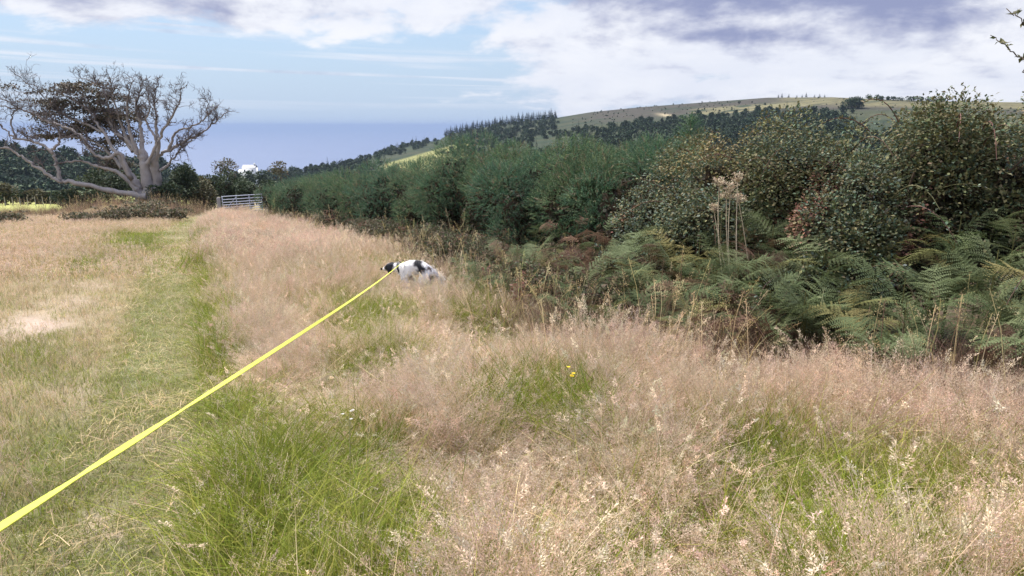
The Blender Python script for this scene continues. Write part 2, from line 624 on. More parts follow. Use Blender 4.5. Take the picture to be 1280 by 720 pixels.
def hill_sheet(prof, r0, z0v, nr, du, u0, u1, landuse, back):
    """prof: (u, v, ridge distance) along the skyline; the slope climbs from r0 up to it"""
    pu = np.array([p[0] for p in prof], float)
    us = np.arange(u0, u1 + du, du)
    vs = np.interp(us, pu, [p[1] for p in prof])
    Rs = np.interp(us, pu, [p[2] for p in prof])
    s = np.concatenate([np.linspace(0, 1, nr), 1 + np.array((0.04, 0.1, 0.2, 0.35, 0.6, 0.9))])
    V = np.zeros((len(us), len(s), 3)); C = np.zeros_like(V)
    for a, u in enumerate(us):
        R = Rs[a]
        d = ray(u, vs[a]); az = math.atan2(d[0], d[1])
        zr = skyline_z(u, vs[a], R)
        zf = z0v(u)
        r = np.where(s <= 1, r0 + (R - r0) * s, R + (s - 1) * 700)
        e = np.clip(s, 0, 1)
        z = zf + (zr - zf) * (0.35 * e + 0.65 * e ** 1.6)
        x, y = r * math.sin(az), r * math.cos(az)
        z = z + 3.0 * (fbm(x * 0.012, y * 0.012, 31) - 0.5) * np.sin(e * PI)
        z = np.where(s > 1, zr - back * (s - 1) ** 1.3 * 400, z)
        V[a, :, 0], V[a, :, 1], V[a, :, 2] = x, y, z
    P = V.reshape(-1, 3)
    C = landuse(P)
    n, m = V.shape[:2]
    i, j = np.meshgrid(np.arange(n - 1), np.arange(m - 1), indexing='ij')
    q = np.stack([i * m + j, (i + 1) * m + j, (i + 1) * m + j + 1, i * m + j + 1], -1).reshape(-1, 4)
    return P, q[:, ::-1], C


PROF = [(250, 232, 520), (330, 222, 560), (400, 211, 620), (450, 201, 700), (475, 190, 800), (520, 178, 860), (548, 176, 900), (560, 168, 880),
        (610, 158, 860), (660, 151, 850), (697, 147, 850), (740, 140, 850), (800, 134, 840), (880, 128, 820), (960, 122, 780), (1040, 121.5, 720),
        (1100, 124, 680), (1170, 126.5, 650), (1280, 128, 620), (1500, 128, 560), (1900, 132, 500), (2600, 150, 450)]


def mixc(c, col, f):
    f = np.clip(f, 0, 1)[:, None]
    return c * (1 - f) + np.asarray(col) * f


def hill_land(P):
    u, v = project(P)
    r = np.hypot(P[:, 0], P[:, 1])
    sky_v = np.interp(u, [p[0] for p in PROF], [p[1] for p in PROF])
    n = fbm(P[:, 0] * 0.012, P[:, 1] * 0.03, 41)
    n2 = fbm(P[:, 0] * 0.05, P[:, 1] * 0.12, 43)
    w = (n - 0.5) * 14
    c = np.tile(np.array((0.034, 0.047, 0.030)), (len(P), 1))
    n3 = fbm(P[:, 0] * 0.03 + 5, P[:, 1] * 0.09, 45)
    c = mixc(c, (0.058, 0.060, 0.038), sstep(n3, 0.5, 0.62) * 0.7)
    c = mixc(c, (0.052, 0.060, 0.034), sstep(n2, 0.5, 0.7) * 0.8)
    dv = v - sky_v
    right = sstep(u, 690, 760)
    c = mixc(c, (0.060, 0.054, 0.044), right * (1 - sstep(dv + w * 0.6, 10, 20)) * sstep(n2, 0.25, 0.5))       # heather
    c = mixc(c, (0.060, 0.064, 0.038), right * sstep(dv + w, 14, 18) * (1 - sstep(dv + w, 24, 30)) * 0.8)         # rough green shoulder
    # pale grass: the long strip and the top of the hill
    strip = sstep(u, 855, 880) * (1 - sstep(np.abs(v - (141 - (u - 865) * 0.085) + w * 0.18), 3.0, 5.0)) * (1 - sstep(u, 1020, 1060))
    c = mixc(c, (0.16, 0.145, 0.08), strip * sstep(n2, 0.3, 0.5))
    top = sstep(u, 955, 1000) * (1 - sstep(dv + w * 0.4, 6, 12))
    c = mixc(c, (0.135, 0.122, 0.068), top * (0.35 + 0.65 * sstep(n2, 0.35, 0.5)))
    spot = np.exp(-((u - 832) / 9) ** 2 - ((v - 144 - (u - 832) * 0.12) / 1.8) ** 2)
    c = mixc(c, (0.36, 0.30, 0.19), spot)
    # small bright field on the shoulder above the sea
    fld = sstep(u, 470, 490) * (1 - sstep(u, 575, 600)) * sstep(v - (207 - (u - 470) * 0.28), 0, 2) * (1 - sstep(v, 212, 220))
    c = mixc(c, (0.21, 0.21, 0.085), fld)
    return c * (0.75 + 0.5 * fbm(P[:, 0] * 0.2, P[:, 1] * 0.4, 47))[:, None]


M_HILL = solid_mat('hill_turf', (1, 1, 1), 0.95, 0.05, var=0.25, scale=0.12, attr=True)
Pv, q, C = hill_sheet(PROF, 135.0, lambda u: np.interp(u, [250, 550, 700, 1280, 2600], [-40, -36, -26, -16, -14]), 130, 4.0, 250, 2600, hill_land, 0.35)
tag(link('hill', mesh_np('hill', Pv, [q], {'Col': C}, True), M_HILL), 'long moorland hill rising beyond the hedge to the right of the sea', 'hill', kind='structure')
HILL_P = Pv

LPROF = [(-1500, 170, 330), (-500, 178, 360), (-60, 186, 420), (20, 196, 430), (90, 203, 430), (150, 206, 440), (200, 210, 450), (235, 222, 470), (262, 240, 480), (300, 262, 500)]


def head_land(P):
    n = fbm(P[:, 0] * 0.03, P[:, 1] * 0.03, 51)
    c = np.tile(np.array((0.045, 0.065, 0.035)), (len(P), 1))
    return mixc(c, (0.09, 0.10, 0.05), sstep(n, 0.5, 0.7))


Pv, q, C = hill_sheet(LPROF, 190.0, lambda u: np.interp(u, [-1500, 0, 300], [-24, -30, -50]), 40, 6.0, -1500, 300, head_land, 0.5)
tag(link('headland', mesh_np('headland', Pv, [q], {'Col': C}, True), M_HILL), 'dark wooded headland behind the old tree on the left', 'headland', kind='structure')
HEAD_P = Pv

# ------------------------------------------------------------------ grass
STRAW = [(.58, .44, .26), (.52, .39, .225), (.44, .335, .195), (.62, .495, .31), (.50, .40, .195)]
PINK = [(.61, .465, .345), (.66, .52, .40), (.55, .415, .305), (.68, .55, .415), (.59, .455, .33)]
GREENS = [(.20, .24, .030), (.27, .30, .050), (.15, .195, .028), (.34, .33, .085), (.23, .26, .055)]
DULL = [(.25, .25, .10), (.33, .30, .15), (.21, .23, .085), (.39, .33, .20)]
DEAD = [(.18, .12, .085), (.24, .165, .12), (.14, .095, .068), (.32, .235, .165)]


def add_blades(G, n, R, h0, h1, w, lean, cols, g, seg=3, wind=(0.12, -0.02), bare=0.0):
    """thin tapering blades, bent over at the tips"""
    a = g.uniform(0, 2 * PI, n); rr = R * np.sqrt(g.uniform(0, 1, n))
    B = np.stack([rr * np.cos(a), rr * np.sin(a), np.full(n, -0.02)], -1)
    h = g.uniform(h0, h1, n)
    la = g.uniform(0, 2 * PI, n); lm = np.abs(g.normal(lean, lean * 0.5, n))
    L = np.stack([np.cos(la) * lm + wind[0], np.sin(la) * lm + wind[1]], -1)
    ya = g.uniform(0, PI, n)
    wd = np.stack([np.cos(ya), np.sin(ya), np.zeros(n)], -1)
    t = np.linspace(0, 1, seg + 1)
    V = np.zeros((n, seg + 1, 2, 3))
    for i, tt in enumerate(t):
        c = B.copy()
        c[:, :2] += L * (h * tt ** 1.8)[:, None]
        c[:, 2] += h * (tt - 0.28 * np.minimum(lm, 1.2) * tt ** 2.2)
        ww = w * (1 - tt) ** 0.6 if i < seg else w * 0.06
        V[:, i, 0] = c - wd * ww / 2
        V[:, i, 1] = c + wd * ww / 2
    k = 2 * (seg + 1)
    i = np.arange(seg) * 2
    f = np.stack([i, i + 1, i + 3, i + 2], -1)
    Fq = (f[None] + (np.arange(n) * k)[:, None, None]).reshape(-1, 4)
    C = np.repeat(pal(n, cols, 0.15, g), k, 0)
    G.add(V.reshape(-1, 3), Fq, C)


def add_panicles(G, n, R, h0, h1, g, cols, spike=40, sl=0.010, sw=0.0022, pr=0.035, plen=0.30, sw_stem=0.0016, wind=(0.10, -0.03)):
    """flowering stems: a wiry stalk with a loose feathery head of small spikelets"""
    a = g.uniform(0, 2 * PI, n); rr = R * np.sqrt(g.uniform(0, 1, n))
    B = np.stack([rr * np.cos(a), rr * np.sin(a), np.full(n, -0.02)], -1)
    h = g.uniform(h0, h1, n)
    la = g.uniform(0, 2 * PI, n); lm = np.abs(g.normal(0.18, 0.14, n))
    L = np.stack([np.cos(la) * lm + wind[0], np.sin(la) * lm + wind[1]], -1)

    def axis(t):
        c = np.repeat(B[:, None], t.shape[-1], 1) if t.ndim == 2 else B[:, None].repeat(len(t), 1)
        tt = t if t.ndim == 2 else np.tile(t, (n, 1))
        c = c.copy()
        c[..., :2] += L[:, None] * (h[:, None] * tt ** 2)[..., None]
        c[..., 2] += h[:, None] * (tt - 0.12 * tt ** 3)
        return c
    t = np.array((0, .35, .7, 1.0))
    A = axis(t)
    ya = g.uniform(0, PI, n)
    wd = np.stack([np.cos(ya), np.sin(ya), np.zeros(n)], -1)[:, None] * sw_stem / 2
    V = np.stack([A - wd, A + wd], 2)
    i = np.arange(3) * 2
    f = np.stack([i, i + 1, i + 3, i + 2], -1)
    Fq = (f[None] + (np.arange(n) * 8)[:, None, None]).reshape(-1, 4)
    cst = pal(n, cols, 0.12, g)
    G.add(V.reshape(-1, 3), Fq, np.repeat(cst * 0.95, 8, 0))
    T = 1 - plen * g.uniform(0, 1, (n, spike)) ** 0.8
    P = axis(T)
    rad = pr * g.uniform(0.15, 1, (n, spike)) * (0.35 + (1 - T) / plen)
    th = g.uniform(0, 2 * PI, (n, spike))
    off = np.stack([np.cos(th) * rad, np.sin(th) * rad, rad * g.uniform(-.1, 0.9, (n, spike))], -1)
    P = (P + off).reshape(-1, 3)
    D = (off.reshape(-1, 3) / (pr + 1e-6) * 0.7 + g.normal(0, 0.35, (n * spike, 3)) + (0.15, 0, 0.55))
    Rm = frames(D, g.uniform(0, PI, n * spike))
    Tm = np.array([(-.5, .45, 0), (0, 0, 0), (.5, .45, 0), (0, 1, 0)], float)
    S = np.stack([np.full(n * spike, sw), sl * g.uniform(.7, 1.4, n * spike), np.full(n * spike, sw)], -1)
    C = np.repeat(cst, spike, 0) * g.uniform(.85, 1.15, (n * spike, 1))
    G.scatter(Tm, [(0, 1, 2, 3)], P, Rm, S, C)


clump_sets = {}


def clumps(name, builders, mat):
    c = bpy.data.collections.new(name)
    for k, fn in enumerate(builders):
        G = Geo(); g = np.random.default_rng(100 + k + len(name) * 7)
        fn(G, g)
        me = G.mesh('%s_%02d' % (name, k))
        me.materials.append(mat)
        c.objects.link(bpy.data.objects.new('%s_%02d' % (name, k), me))
    clump_sets[name] = c
    return c


def dry(G, g, fluffy=1.0):
    add_blades(G, 22, .15, .18, .42, .0042, .35, STRAW, g)
    add_blades(G, 12, .15, .14, .34, .0048, .35, GREENS, g)
    add_panicles(G, int(12 * fluffy), .11, .42, .68, g, PINK, spike=60, sl=.011, sw=.0026, pr=.04)


def dry_yellow(G, g):
    add_blades(G, 22, .16, .25, .55, .0048, .6, STRAW, g)
    add_blades(G, 4, .14, .4, .7, .006, .7, STRAW, g, seg=5)
    add_blades(G, 26, .16, .2, .45, .0055, .45, GREENS, g)
    add_panicles(G, 6, .15, .45, .74, g, PINK, spike=44, sl=.013, sw=.0042, pr=.011, plen=.15)


def green(G, g):
    add_blades(G, 60, .17, .22, .56, .0062, .55, GREENS, g)
    add_blades(G, 8, .15, .3, .52, .0085, .8, GREENS, g, seg=5)
    add_blades(G, 12, .17, .15, .42, .0042, .5, STRAW, g)
    add_panicles(G, 2, .14, .45, .6, g, PINK, spike=34)


def green_low(G, g):
    add_blades(G, 60, .18, .08, .24, .006, .6, GREENS, g)
    add_blades(G, 12, .18, .08, .2, .004, .7, DULL, g)


def far_dry(G, g):
    add_blades(G, 60, .42, .2, .5, .009, .3, STRAW, g, seg=2)
    add_panicles(G, 52, .42, .38, .66, g, PINK, spike=15, sl=.028, sw=.008, pr=.05, sw_stem=.004)


def far_green(G, g):
    add_blades(G, 110, .42, .2, .5, .012, .4, GREENS, g, seg=2)
    add_blades(G, 30, .42, .2, .45, .008, .4, STRAW, g, seg=2)


clumps('tall_clump', [dry, dry, lambda G, g: dry(G, g, 1.5), dry_yellow, dry_yellow, green, green, green_low, far_dry, far_dry, far_green], M_GRASS)


def short_dry(G, g):
    add_blades(G, 44, .16, .05, .16, .0036, .6, STRAW + DULL, g, seg=2)
    add_panicles(G, 5, .15, .12, .26, g, PINK, spike=16, sl=.009, pr=.02)


def short_green(G, g):
    add_blades(G, 56, .16, .04, .13, .0045, .6, GREENS + DULL, g, seg=2)


def litter(G, g):
    n = 26
    P = np.stack([g.uniform(-.18, .18, n), g.uniform(-.18, .18, n), g.uniform(.004, .03, n)], -1)
    a = g.uniform(0, 2 * PI, n)
    D = np.stack([np.cos(a), np.sin(a), g.normal(0, .12, n)], -1)
    T = np.array([(-.5, 0, 0), (.5, 0, 0), (.4, .5, .04), (-.4, .5, .04), (.1, 1, 0), (-.1, 1, 0)], float)
    S = np.stack([g.uniform(.002, .004, n), g.uniform(.06, .2, n), np.full(n, .3)], -1)
    G.scatter(T, [(0, 1, 2, 3), (3, 2, 4, 5)], P, frames(D), S, pal(n, STRAW, .15, g))


def far_short(G, g):
    add_blades(G, 110, .5, .06, .2, .011, .5, STRAW + DULL[:2], g, seg=2)
    add_panicles(G, 24, .5, .14, .3, g, PINK, spike=9, sl=.022, sw=.008, pr=.03, sw_stem=.004)


def far_short_green(G, g):
    add_blades(G, 120, .5, .05, .15, .012, .5, GREENS + DULL, g, seg=2)


def mown(G, g):
    add_blades(G, 90, .17, .025, .09, .004, .9, GREENS + DULL + DULL, g, seg=2)


clumps('short_clump', [short_dry, short_dry, short_green, short_green, litter, litter, far_short, far_short, far_short_green, mown, mown], M_GRASS)


def dead_stalk(G, g):
    add_blades(G, 30, .25, .35, .8, .007, .4, DEAD, g)
    add_blades(G, 14, .25, .3, .7, .006, .4, STRAW, g)
    add_panicles(G, 8, .25, .7, 1.15, g, STRAW + DEAD, spike=34, sl=.016, sw=.004, pr=.03, plen=.22, sw_stem=.004)


def dead_low(G, g):
    add_blades(G, 46, .28, .2, .5, .008, .7, DEAD, g)
    add_blades(G, 10, .25, .2, .45, .007, .5, DULL, g)


def tall_stem(G, g):
    add_blades(G, 12, .2, .4, .9, .006, .3, STRAW, g)
    add_panicles(G, 7, .2, .9, 1.45, g, STRAW, spike=36, sl=.02, sw=.005, pr=.03, plen=.2, sw_stem=.005)


clumps('stalk_clump', [dead_stalk, dead_stalk, dead_low, dead_low, tall_stem], M_GRASS)


def gn_scatter(name, P, yaw, tilt, scale, kind, tint, coll):
    """one stuff object whose points carry instances of the tufts"""
    me = bpy.data.meshes.new(name)
    n = len(P)
    me.vertices.add(n)
    me.vertices.foreach_set('co', np.asarray(P, np.float32).ravel())
    a = me.attributes.new('rot', 'FLOAT_VECTOR', 'POINT')
    a.data.foreach_set('vector', np.hstack([tilt, yaw[:, None]]).astype(np.float32).ravel())
    a = me.attributes.new('scl', 'FLOAT_VECTOR', 'POINT')
    a.data.foreach_set('vector', np.asarray(scale, np.float32).ravel())
    a = me.attributes.new('pick', 'INT', 'POINT')
    a.data.foreach_set('value', np.asarray(kind, np.int32))
    a = me.attributes.new('tint', 'FLOAT_COLOR', 'POINT')
    a.data.foreach_set('color', np.hstack([tint, np.ones((n, 1))]).astype(np.float32).ravel())
    ob = link(name, me)
    ng = bpy.data.node_groups.new(name, 'GeometryNodeTree')
    ng.interface.new_socket('Geometry', in_out='INPUT', socket_type='NodeSocketGeometry')
    ng.interface.new_socket('Geometry', in_out='OUTPUT', socket_type='NodeSocketGeometry')
    gi, go = ng.nodes.new('NodeGroupInput'), ng.nodes.new('NodeGroupOutput')
    iop = ng.nodes.new('GeometryNodeInstanceOnPoints')
    ci = ng.nodes.new('GeometryNodeCollectionInfo')
    ci.inputs['Collection'].default_value = coll
    ci.inputs['Separate Children'].default_value = True
    ci.inputs['Reset Children'].default_value = True

    def attr(nm, typ):
        nd = ng.nodes.new('GeometryNodeInputNamedAttribute')
        nd.data_type = typ
        nd.inputs['Name'].default_value = nm
        return [o for o in nd.outputs if o.enabled and o.name == 'Attribute'][0]
    e2r = ng.nodes.new('FunctionNodeEulerToRotation')
    ng.links.new(attr('rot', 'FLOAT_VECTOR'), e2r.inputs[0])
    ng.links.new(gi.outputs[0], iop.inputs['Points'])
    ng.links.new(ci.outputs[0], iop.inputs['Instance'])
    iop.inputs['Pick Instance'].default_value = True
    ng.links.new(attr('pick', 'INT'), iop.inputs['Instance Index'])
    ng.links.new(e2r.outputs[0], iop.inputs['Rotation'])
    ng.links.new(attr('scl', 'FLOAT_VECTOR'), iop.inputs['Scale'])
    ng.links.new(iop.outputs[0], go.inputs[0])
    md = ob.modifiers.new('scatter', 'NODES')
    md.node_group = ng
    return ob


def sector_points(r0, r1, spacing, half=48):
    """jittered points in the part of the field that the photograph could show"""
    h = math.radians(half)
    xs = np.arange(-r1 * math.sin(h), r1 * math.sin(h), spacing)
    ysx = np.arange(-0.5, r1, spacing)
    X, Y = np.meshgrid(xs, ysx)
    X = X.ravel() + rng.uniform(-.5, .5, X.size) * spacing
    Y = Y.ravel() + rng.uniform(-.5, .5, Y.size) * spacing
    r = np.hypot(X, Y); a = np.abs(np.arctan2(X, Y + 0.8))
    k = (r >= r0) & (r < r1) & (a < h)
    return X[k], Y[k]


def grass_points(bands):
    out = [sector_points(*b) for b in bands]
    return np.concatenate([o[0] for o in out]), np.concatenate([o[1] for o in out])


def grass_tint(x, y, n, j=0.10):
    w = 0.82 + 0.36 * fbm(x * 0.8, y * 0.8, 61)
    t = np.stack([w, w, w], -1) * (1 + rng.normal(0, j, (n, 1))) * (1 + rng.normal(0, 0.03, (n, 3)))
    return np.clip(t, .5, 1.5)


# tall pinkish grass between the path and the hedge
x, y = grass_points([(0.75, 4, .095), (4, 8, .115), (8, 14, .16), (14, 26, .30), (26, 48, .42)])
r = np.hypot(x, y)
edge = x - line_x(PATH_R, y)
ok = (edge > 0.02) & (foot_off(x, y) < 0.35 + 0.5 * (fbm(x * 2, y * 2, 15) - .5)) & (y < 45.5)
ok &= ~((y > 33) & (x < -19 - (y - 33) * 0.12))
x, y, r, edge = x[ok], y[ok], r[ok], edge[ok]
n = len(x)
z = ground_z(x, y)
u, v = project(np.stack([x, y, z + 0.25], -1))
gr = blobs(GREEN, u, v) + 0.30 * np.exp(-(edge / 0.35) ** 2) * (y < 22) * (.3 + 1.4 * vnoise(x * 1.3, y * 1.3, 64)) + (fbm(x * 1.2, y * 1.2, 63) - 0.5) * 1.0 + 0.08
flb = blobs(FLUFF, u, v)
gr = gr - flb * .8
isg = rng.uniform(0, 1, n) < np.clip(gr * 1.05, 0, 0.95)
kind = np.where(isg, rng.choice([5, 6, 5, 6, 7], n), rng.choice([0, 1, 2, 0, 1, 2, 3, 4], n))
fluff = fbm(x * 0.85 + 4, y * 0.85, 71) + .35 * flb
yel = (fluff < 0.50) & (~isg)
kind = np.where(yel, rng.choice([3, 4, 3, 4, 0, 5], n), kind)
kind = np.where(r > 14, np.where(isg, 10, rng.choice([8, 9], n)), kind)
hgt = 0.16 + 0.60 * fbm(x * 0.55, y * 0.55, 65) + 0.80 * sstep(vnoise(x * 1.5, y * 1.5, 66), .1, .9) + rng.normal(0, 0.09, n)
hgt *= 0.62 + 0.38 * sstep(edge, 0.0, 0.6)
hgt *= np.where(isg & (r < 14), 0.95, 1.0)
hgt *= 0.80 + 0.20 * sstep(r, 2.0, 5.0)
# trampled and hollow places
hol = blobs([(960, 560, 60, 26, .35), (540, 640, 50, 40, .3), (470, 400, 60, 20, .3)], u, v)
nd = (np.abs(x + 1.40) < .52) & (y > 8.75) & (y < 9.35)
kind = np.where(nd, rng.choice([0, 1, 2], n), kind)
hgt = np.where(nd, .70 + rng.normal(0, .08, n), hgt)
hgt *= 1 - .42 * sstep(foot_off(x, y), -.9, .1) * sstep(u, 560, 700)
hgt *= (1 - 0.5 * hol) * (1 + .18 * flb)
lowb = blobs([(a, b + 34, w_ * 1.15, h_ * 1.5, k_) for a, b, w_, h_, k_ in GREEN], u, v)
hgt *= 1 - 0.50 * lowb * (~isg) * (r < 14)
hgt *= 1 + 0.25 * blobs(GREEN, u, v) * isg
sc = np.stack([1.05 + 0 * hgt, 1.05 + 0 * hgt, np.clip(hgt, .3, 1.35)], -1)
wx = 0.08 + 1.9 * (fbm(x * 1.1, y * 1.1, 81) - .5); wy = 1.9 * (fbm(x * 1.1, y * 1.1, 83) - .5)
tilt = np.stack([-wy + rng.normal(0, .08, n), wx + rng.normal(0, .08, n)], -1)
tag(gn_scatter('tall_grass', np.stack([x, y, z], -1), rng.uniform(0, 2 * PI, n), tilt, sc, kind, grass_tint(x, y, n), clump_sets['tall_clump']),
    'tall feathery pinkish dry grass with green tufts between the path and the hedge', 'grass', kind='stuff')

# short dry grass to the left of and in the middle of the field
x, y = grass_points([(1.2, 5, .10), (5, 9, .13), (9, 14, .18), (14, 26, .36), (26, 46, .5)])
r = np.hypot(x, y)
eL = line_x(PATH_L, y) - x
ok = (eL > 0.0) & (y < 45) & ~((y > 38.6) & (x > -27) & (x < -17.5))
x, y, r, eL = x[ok], y[ok], r[ok], eL[ok]
n = len(x); z = ground_z(x, y)
u, v = project(np.stack([x, y, z + 0.05], -1))
bare = blobs(BARE, u, v)
keep = rng.uniform(0, 1, n) > bare * 0.85
x, y, r, z, u, v, eL = [q_[keep] for q_ in (x, y, r, z, u, v, eL)]
n = len(x)
gr = blobs(GREEN, u, v) + (fbm(x * 0.9, y * 0.9, 163) - 0.42) * 0.8 * sstep(-r, -16, -6)
isg = rng.uniform(0, 1, n) < np.clip(gr, 0.02, .95)
kind = np.where(isg, rng.choice([2, 3], n), rng.choice([0, 1, 0, 1, 2], n))
kind = np.where(r > 14, np.where(isg, 8, rng.choice([6, 7], n)), kind)
hgt = 0.65 + 0.8 * fbm(x * 0.8, y * 0.8, 165) + rng.normal(0, .08, n)
hgt *= 0.5 + 0.5 * sstep(eL, 0, 0.5)
sc = np.stack([1.1 + 0 * hgt, 1.1 + 0 * hgt, np.clip(hgt, .3, 1.6)], -1)
tilt = rng.normal(0, .12, (n, 2))
tag(gn_scatter('short_grass', np.stack([x, y, z], -1), rng.uniform(0, 2 * PI, n), tilt, sc, kind, grass_tint(x, y, n), clump_sets['short_clump']),
    'short dry tan grass with greener tufts left of the path', 'grass', kind='stuff')

# worn grass on the path
x, y = grass_points([(1.2, 6, .085), (6, 14, .12), (14, 24, .3), (24, 46, .5)])
k1, k2 = x - line_x(PATH_L, y), line_x(PATH_R, y) - x
ok = (k1 > -0.12) & (k2 > -0.12) & (y < 45)
x, y, k1, k2 = x[ok], y[ok], k1[ok], k2[ok]
n = len(x); z = ground_z(x, y); r = np.hypot(x, y)
u, v = project(np.stack([x, y, z], -1))
keep = rng.uniform(0, 1, n) > blobs(BARE, u, v) * 0.6
x, y, z, k1, k2, r, u, v = [q_[keep] for q_ in (x, y, z, k1, k2, r, u, v)]
n = len(x)
rd = rng.uniform(0, 1, n)
kind = np.where(rd < .12, rng.choice([4, 5], n), np.where(rd < .88, rng.choice([9, 10], n), rng.choice([0, 2, 3], n)))
kind = np.where(r > 14, np.where(rd < .7, 8, 6), kind)
hgt = np.where(r > 14, .45, 1.0) * rng.uniform(.7, 1.2, n)
sc = np.stack([1.1 + 0 * hgt, 1.1 + 0 * hgt, hgt], -1)
tag(gn_scatter('path_grass', np.stack([x, y, z + .004], -1), rng.uniform(0, 2 * PI, n), rng.normal(0, .08, (n, 2)), sc, kind, grass_tint(x, y, n), clump_sets['short_clump']),
    'worn flattened grass and straw litter on the trodden path', 'grass', kind='stuff')

# dead stalks and withered undergrowth along the foot of the hedge
x, y = grass_points([(1.5, 8, .17), (8, 16, .24), (16, 46, .42)])
fo = foot_off(x, y)
ok = (fo > -0.25) & (fo < 2.4) & (y < 44)
x, y, fo = x[ok], y[ok], fo[ok]
n = len(x); z = ground_z(x, y); r = np.hypot(x, y)
u, v = project(np.stack([x, y, z + .5], -1))
rightside = sstep(u, 820, 980)
keep = rng.uniform(0, 1, n) > 0.05 * rightside
x, y, z, fo, u, v, r, rightside = [q_[keep] for q_ in (x, y, z, fo, u, v, r, rightside)]
n = len(x)
rd = rng.uniform(0, 1, n)
inner_ = fo > .25
kind = np.where(rd < np.where(inner_, .10, .30), rng.choice([0, 1], n), np.where(rd < .965, rng.choice([2, 3], n), 4))
kind = np.where((rightside > .5) & (rd > .35), rng.choice([2, 3], n), kind)
hgt = rng.uniform(.65, 1.1, n) * (0.75 + 0.5 * fbm(x * .8, y * .8, 91))
sc = np.stack([1.1 + 0 * hgt, 1.1 + 0 * hgt, hgt], -1)
tag(gn_scatter('dead_stalks', np.stack([x, y, z], -1), rng.uniform(0, 2 * PI, n), rng.normal(0, .2, (n, 2)), sc, kind, grass_tint(x, y, n, .15), clump_sets['stalk_clump']),
    'withered brown stalks and dead bracken litter along the foot of the hedge', 'undergrowth', kind='stuff')

# grass on the bank under the old tree and along the far edge of the field
x, y = np.meshgrid(np.arange(-46, -15, .34), np.arange(37.4, 43, .34))
x = x.ravel() + rng.uniform(-.2, .2, x.size); y = y.ravel() + rng.uniform(-.2, .2, y.size)
bz = ground_z(x, y) - (-0.092 * y)
ok = (bz > 0.13)
x, y = x[ok], y[ok]
n = len(x)
sc = np.ones((n, 3)) * rng.uniform(.6, 1.1, (n, 1))
kind = rng.choice([0, 1, 2, 3, 2, 3], n)
tt = grass_tint(x, y, n, .15) * 1.25
tag(gn_scatter('bank_grass', np.stack([x, y, ground_z(x, y)], -1), rng.uniform(0, 2 * PI, n), rng.normal(0, .15, (n, 2)), sc, kind, tt, clump_sets['stalk_clump']),
    'dry grass covering the low bank under the old tree', 'grass', kind='stuff')

# ------------------------------------------------------------------ leaves and bushes
LEAF4 = np.array([(0, 0, 0), (-.30, .42, .10), (.30, .42, .10), (0, 1, -.04), (0, .5, 0)], float)
LEAF4_F = [(0, 2, 4), (0, 4, 1), (4, 2, 3), (4, 3, 1)]
LEAF2 = np.array([(0, 0, 0), (-.34, .5, .08), (.34, .5, .08), (0, 1, 0)], float)
LEAF2_F = [(0, 2, 3), (0, 3, 1)]


def shoot_template(n, g):
    """a gorse shoot: an axis with spines all round"""
    V, Fa = [], []
    V += [(-.02, 0, 0), (.02, 0, 0), (0, 1, 0)]; Fa.append((0, 1, 2))
    for i in range(n):
        t = 0.08 + 0.88 * i / (n - 1)
        a = i * 2.4
        l = 0.30 * (1 - 0.55 * t)
        c, s = math.cos(a), math.sin(a)
        b = len(V)
        V += [(-.035 * s, t - .02, .035 * c), (.035 * s, t + .02, -.035 * c), (c * l * .8, t + l * .75, s * l * .8)]
        Fa.append((b, b + 1, b + 2))
    return np.array(V), np.array(Fa)


SHOOT, SHOOT_F = shoot_template(10, rng)
SHOOT_S, SHOOT_SF = shoot_template(7, rng)


def clump_cloud(n, rx, ry, h, k, g, z0=0.12, cr=0.42, shell=0.72):
    """points and outward directions on lumps that fill a bush of half-widths rx, ry and height h"""
    cs, rs = [], []
    while len(cs) < k:
        p = g.uniform(-1, 1, 3)
        if p @ p < 1 and p[2] > -0.9:
            q_ = p * 0.66
            cs.append(q_); rs.append(cr * g.uniform(.7, 1.2))
    cs, rs = np.array(cs), np.array(rs)
    w = rs ** 2; w /= w.sum()
    ids = g.choice(k, n, p=w)
    d = g.normal(0, 1, (n, 3)); d[:, 2] = np.abs(d[:, 2]) * np.where(g.uniform(0, 1, n) < .7, 1, -1)
    d /= np.linalg.norm(d, axis=1)[:, None]
    rr = rs[ids] * (shell + (1 - shell) * g.uniform(0, 1, n) ** .5) * g.uniform(.88, 1.06, n)
    P = cs[ids] + d * rr[:, None]
    S = np.array((rx, ry, h / 2))
    z = h / 2
    P = P * S + (0, 0, z)
    N = d / S; N /= np.linalg.norm(N, axis=1)[:, None]
    keep = P[:, 2] > z0 * h * g.uniform(.2, 1.2, n)
    return P[keep], N[keep]


GORSE = [(.064, .120, .062), (.096, .158, .082), (.050, .102, .053), (.130, .188, .098), (.075, .136, .075), (.165, .205, .108)]


def stems_geo(G, rx, ry, h, k, g, rad=0.02, col=(.10, .075, .055)):
    for i in range(k):
        a = g.uniform(0, 2 * PI); rr = g.uniform(.35, .75)
        tip = np.array((math.cos(a) * rx * rr, math.sin(a) * ry * rr, h * g.uniform(.5, .7)))
        b = np.array((math.cos(a) * .08, math.sin(a) * .08, -.05))
        t = np.linspace(0, 1, 5)[:, None]
        pts = b * (1 - t) + tip * t + np.sin(t * PI) * g.normal(0, .08, 3) * h * .5
        G.tube(pts, np.linspace(rad, rad * .3, 5), 4, col)


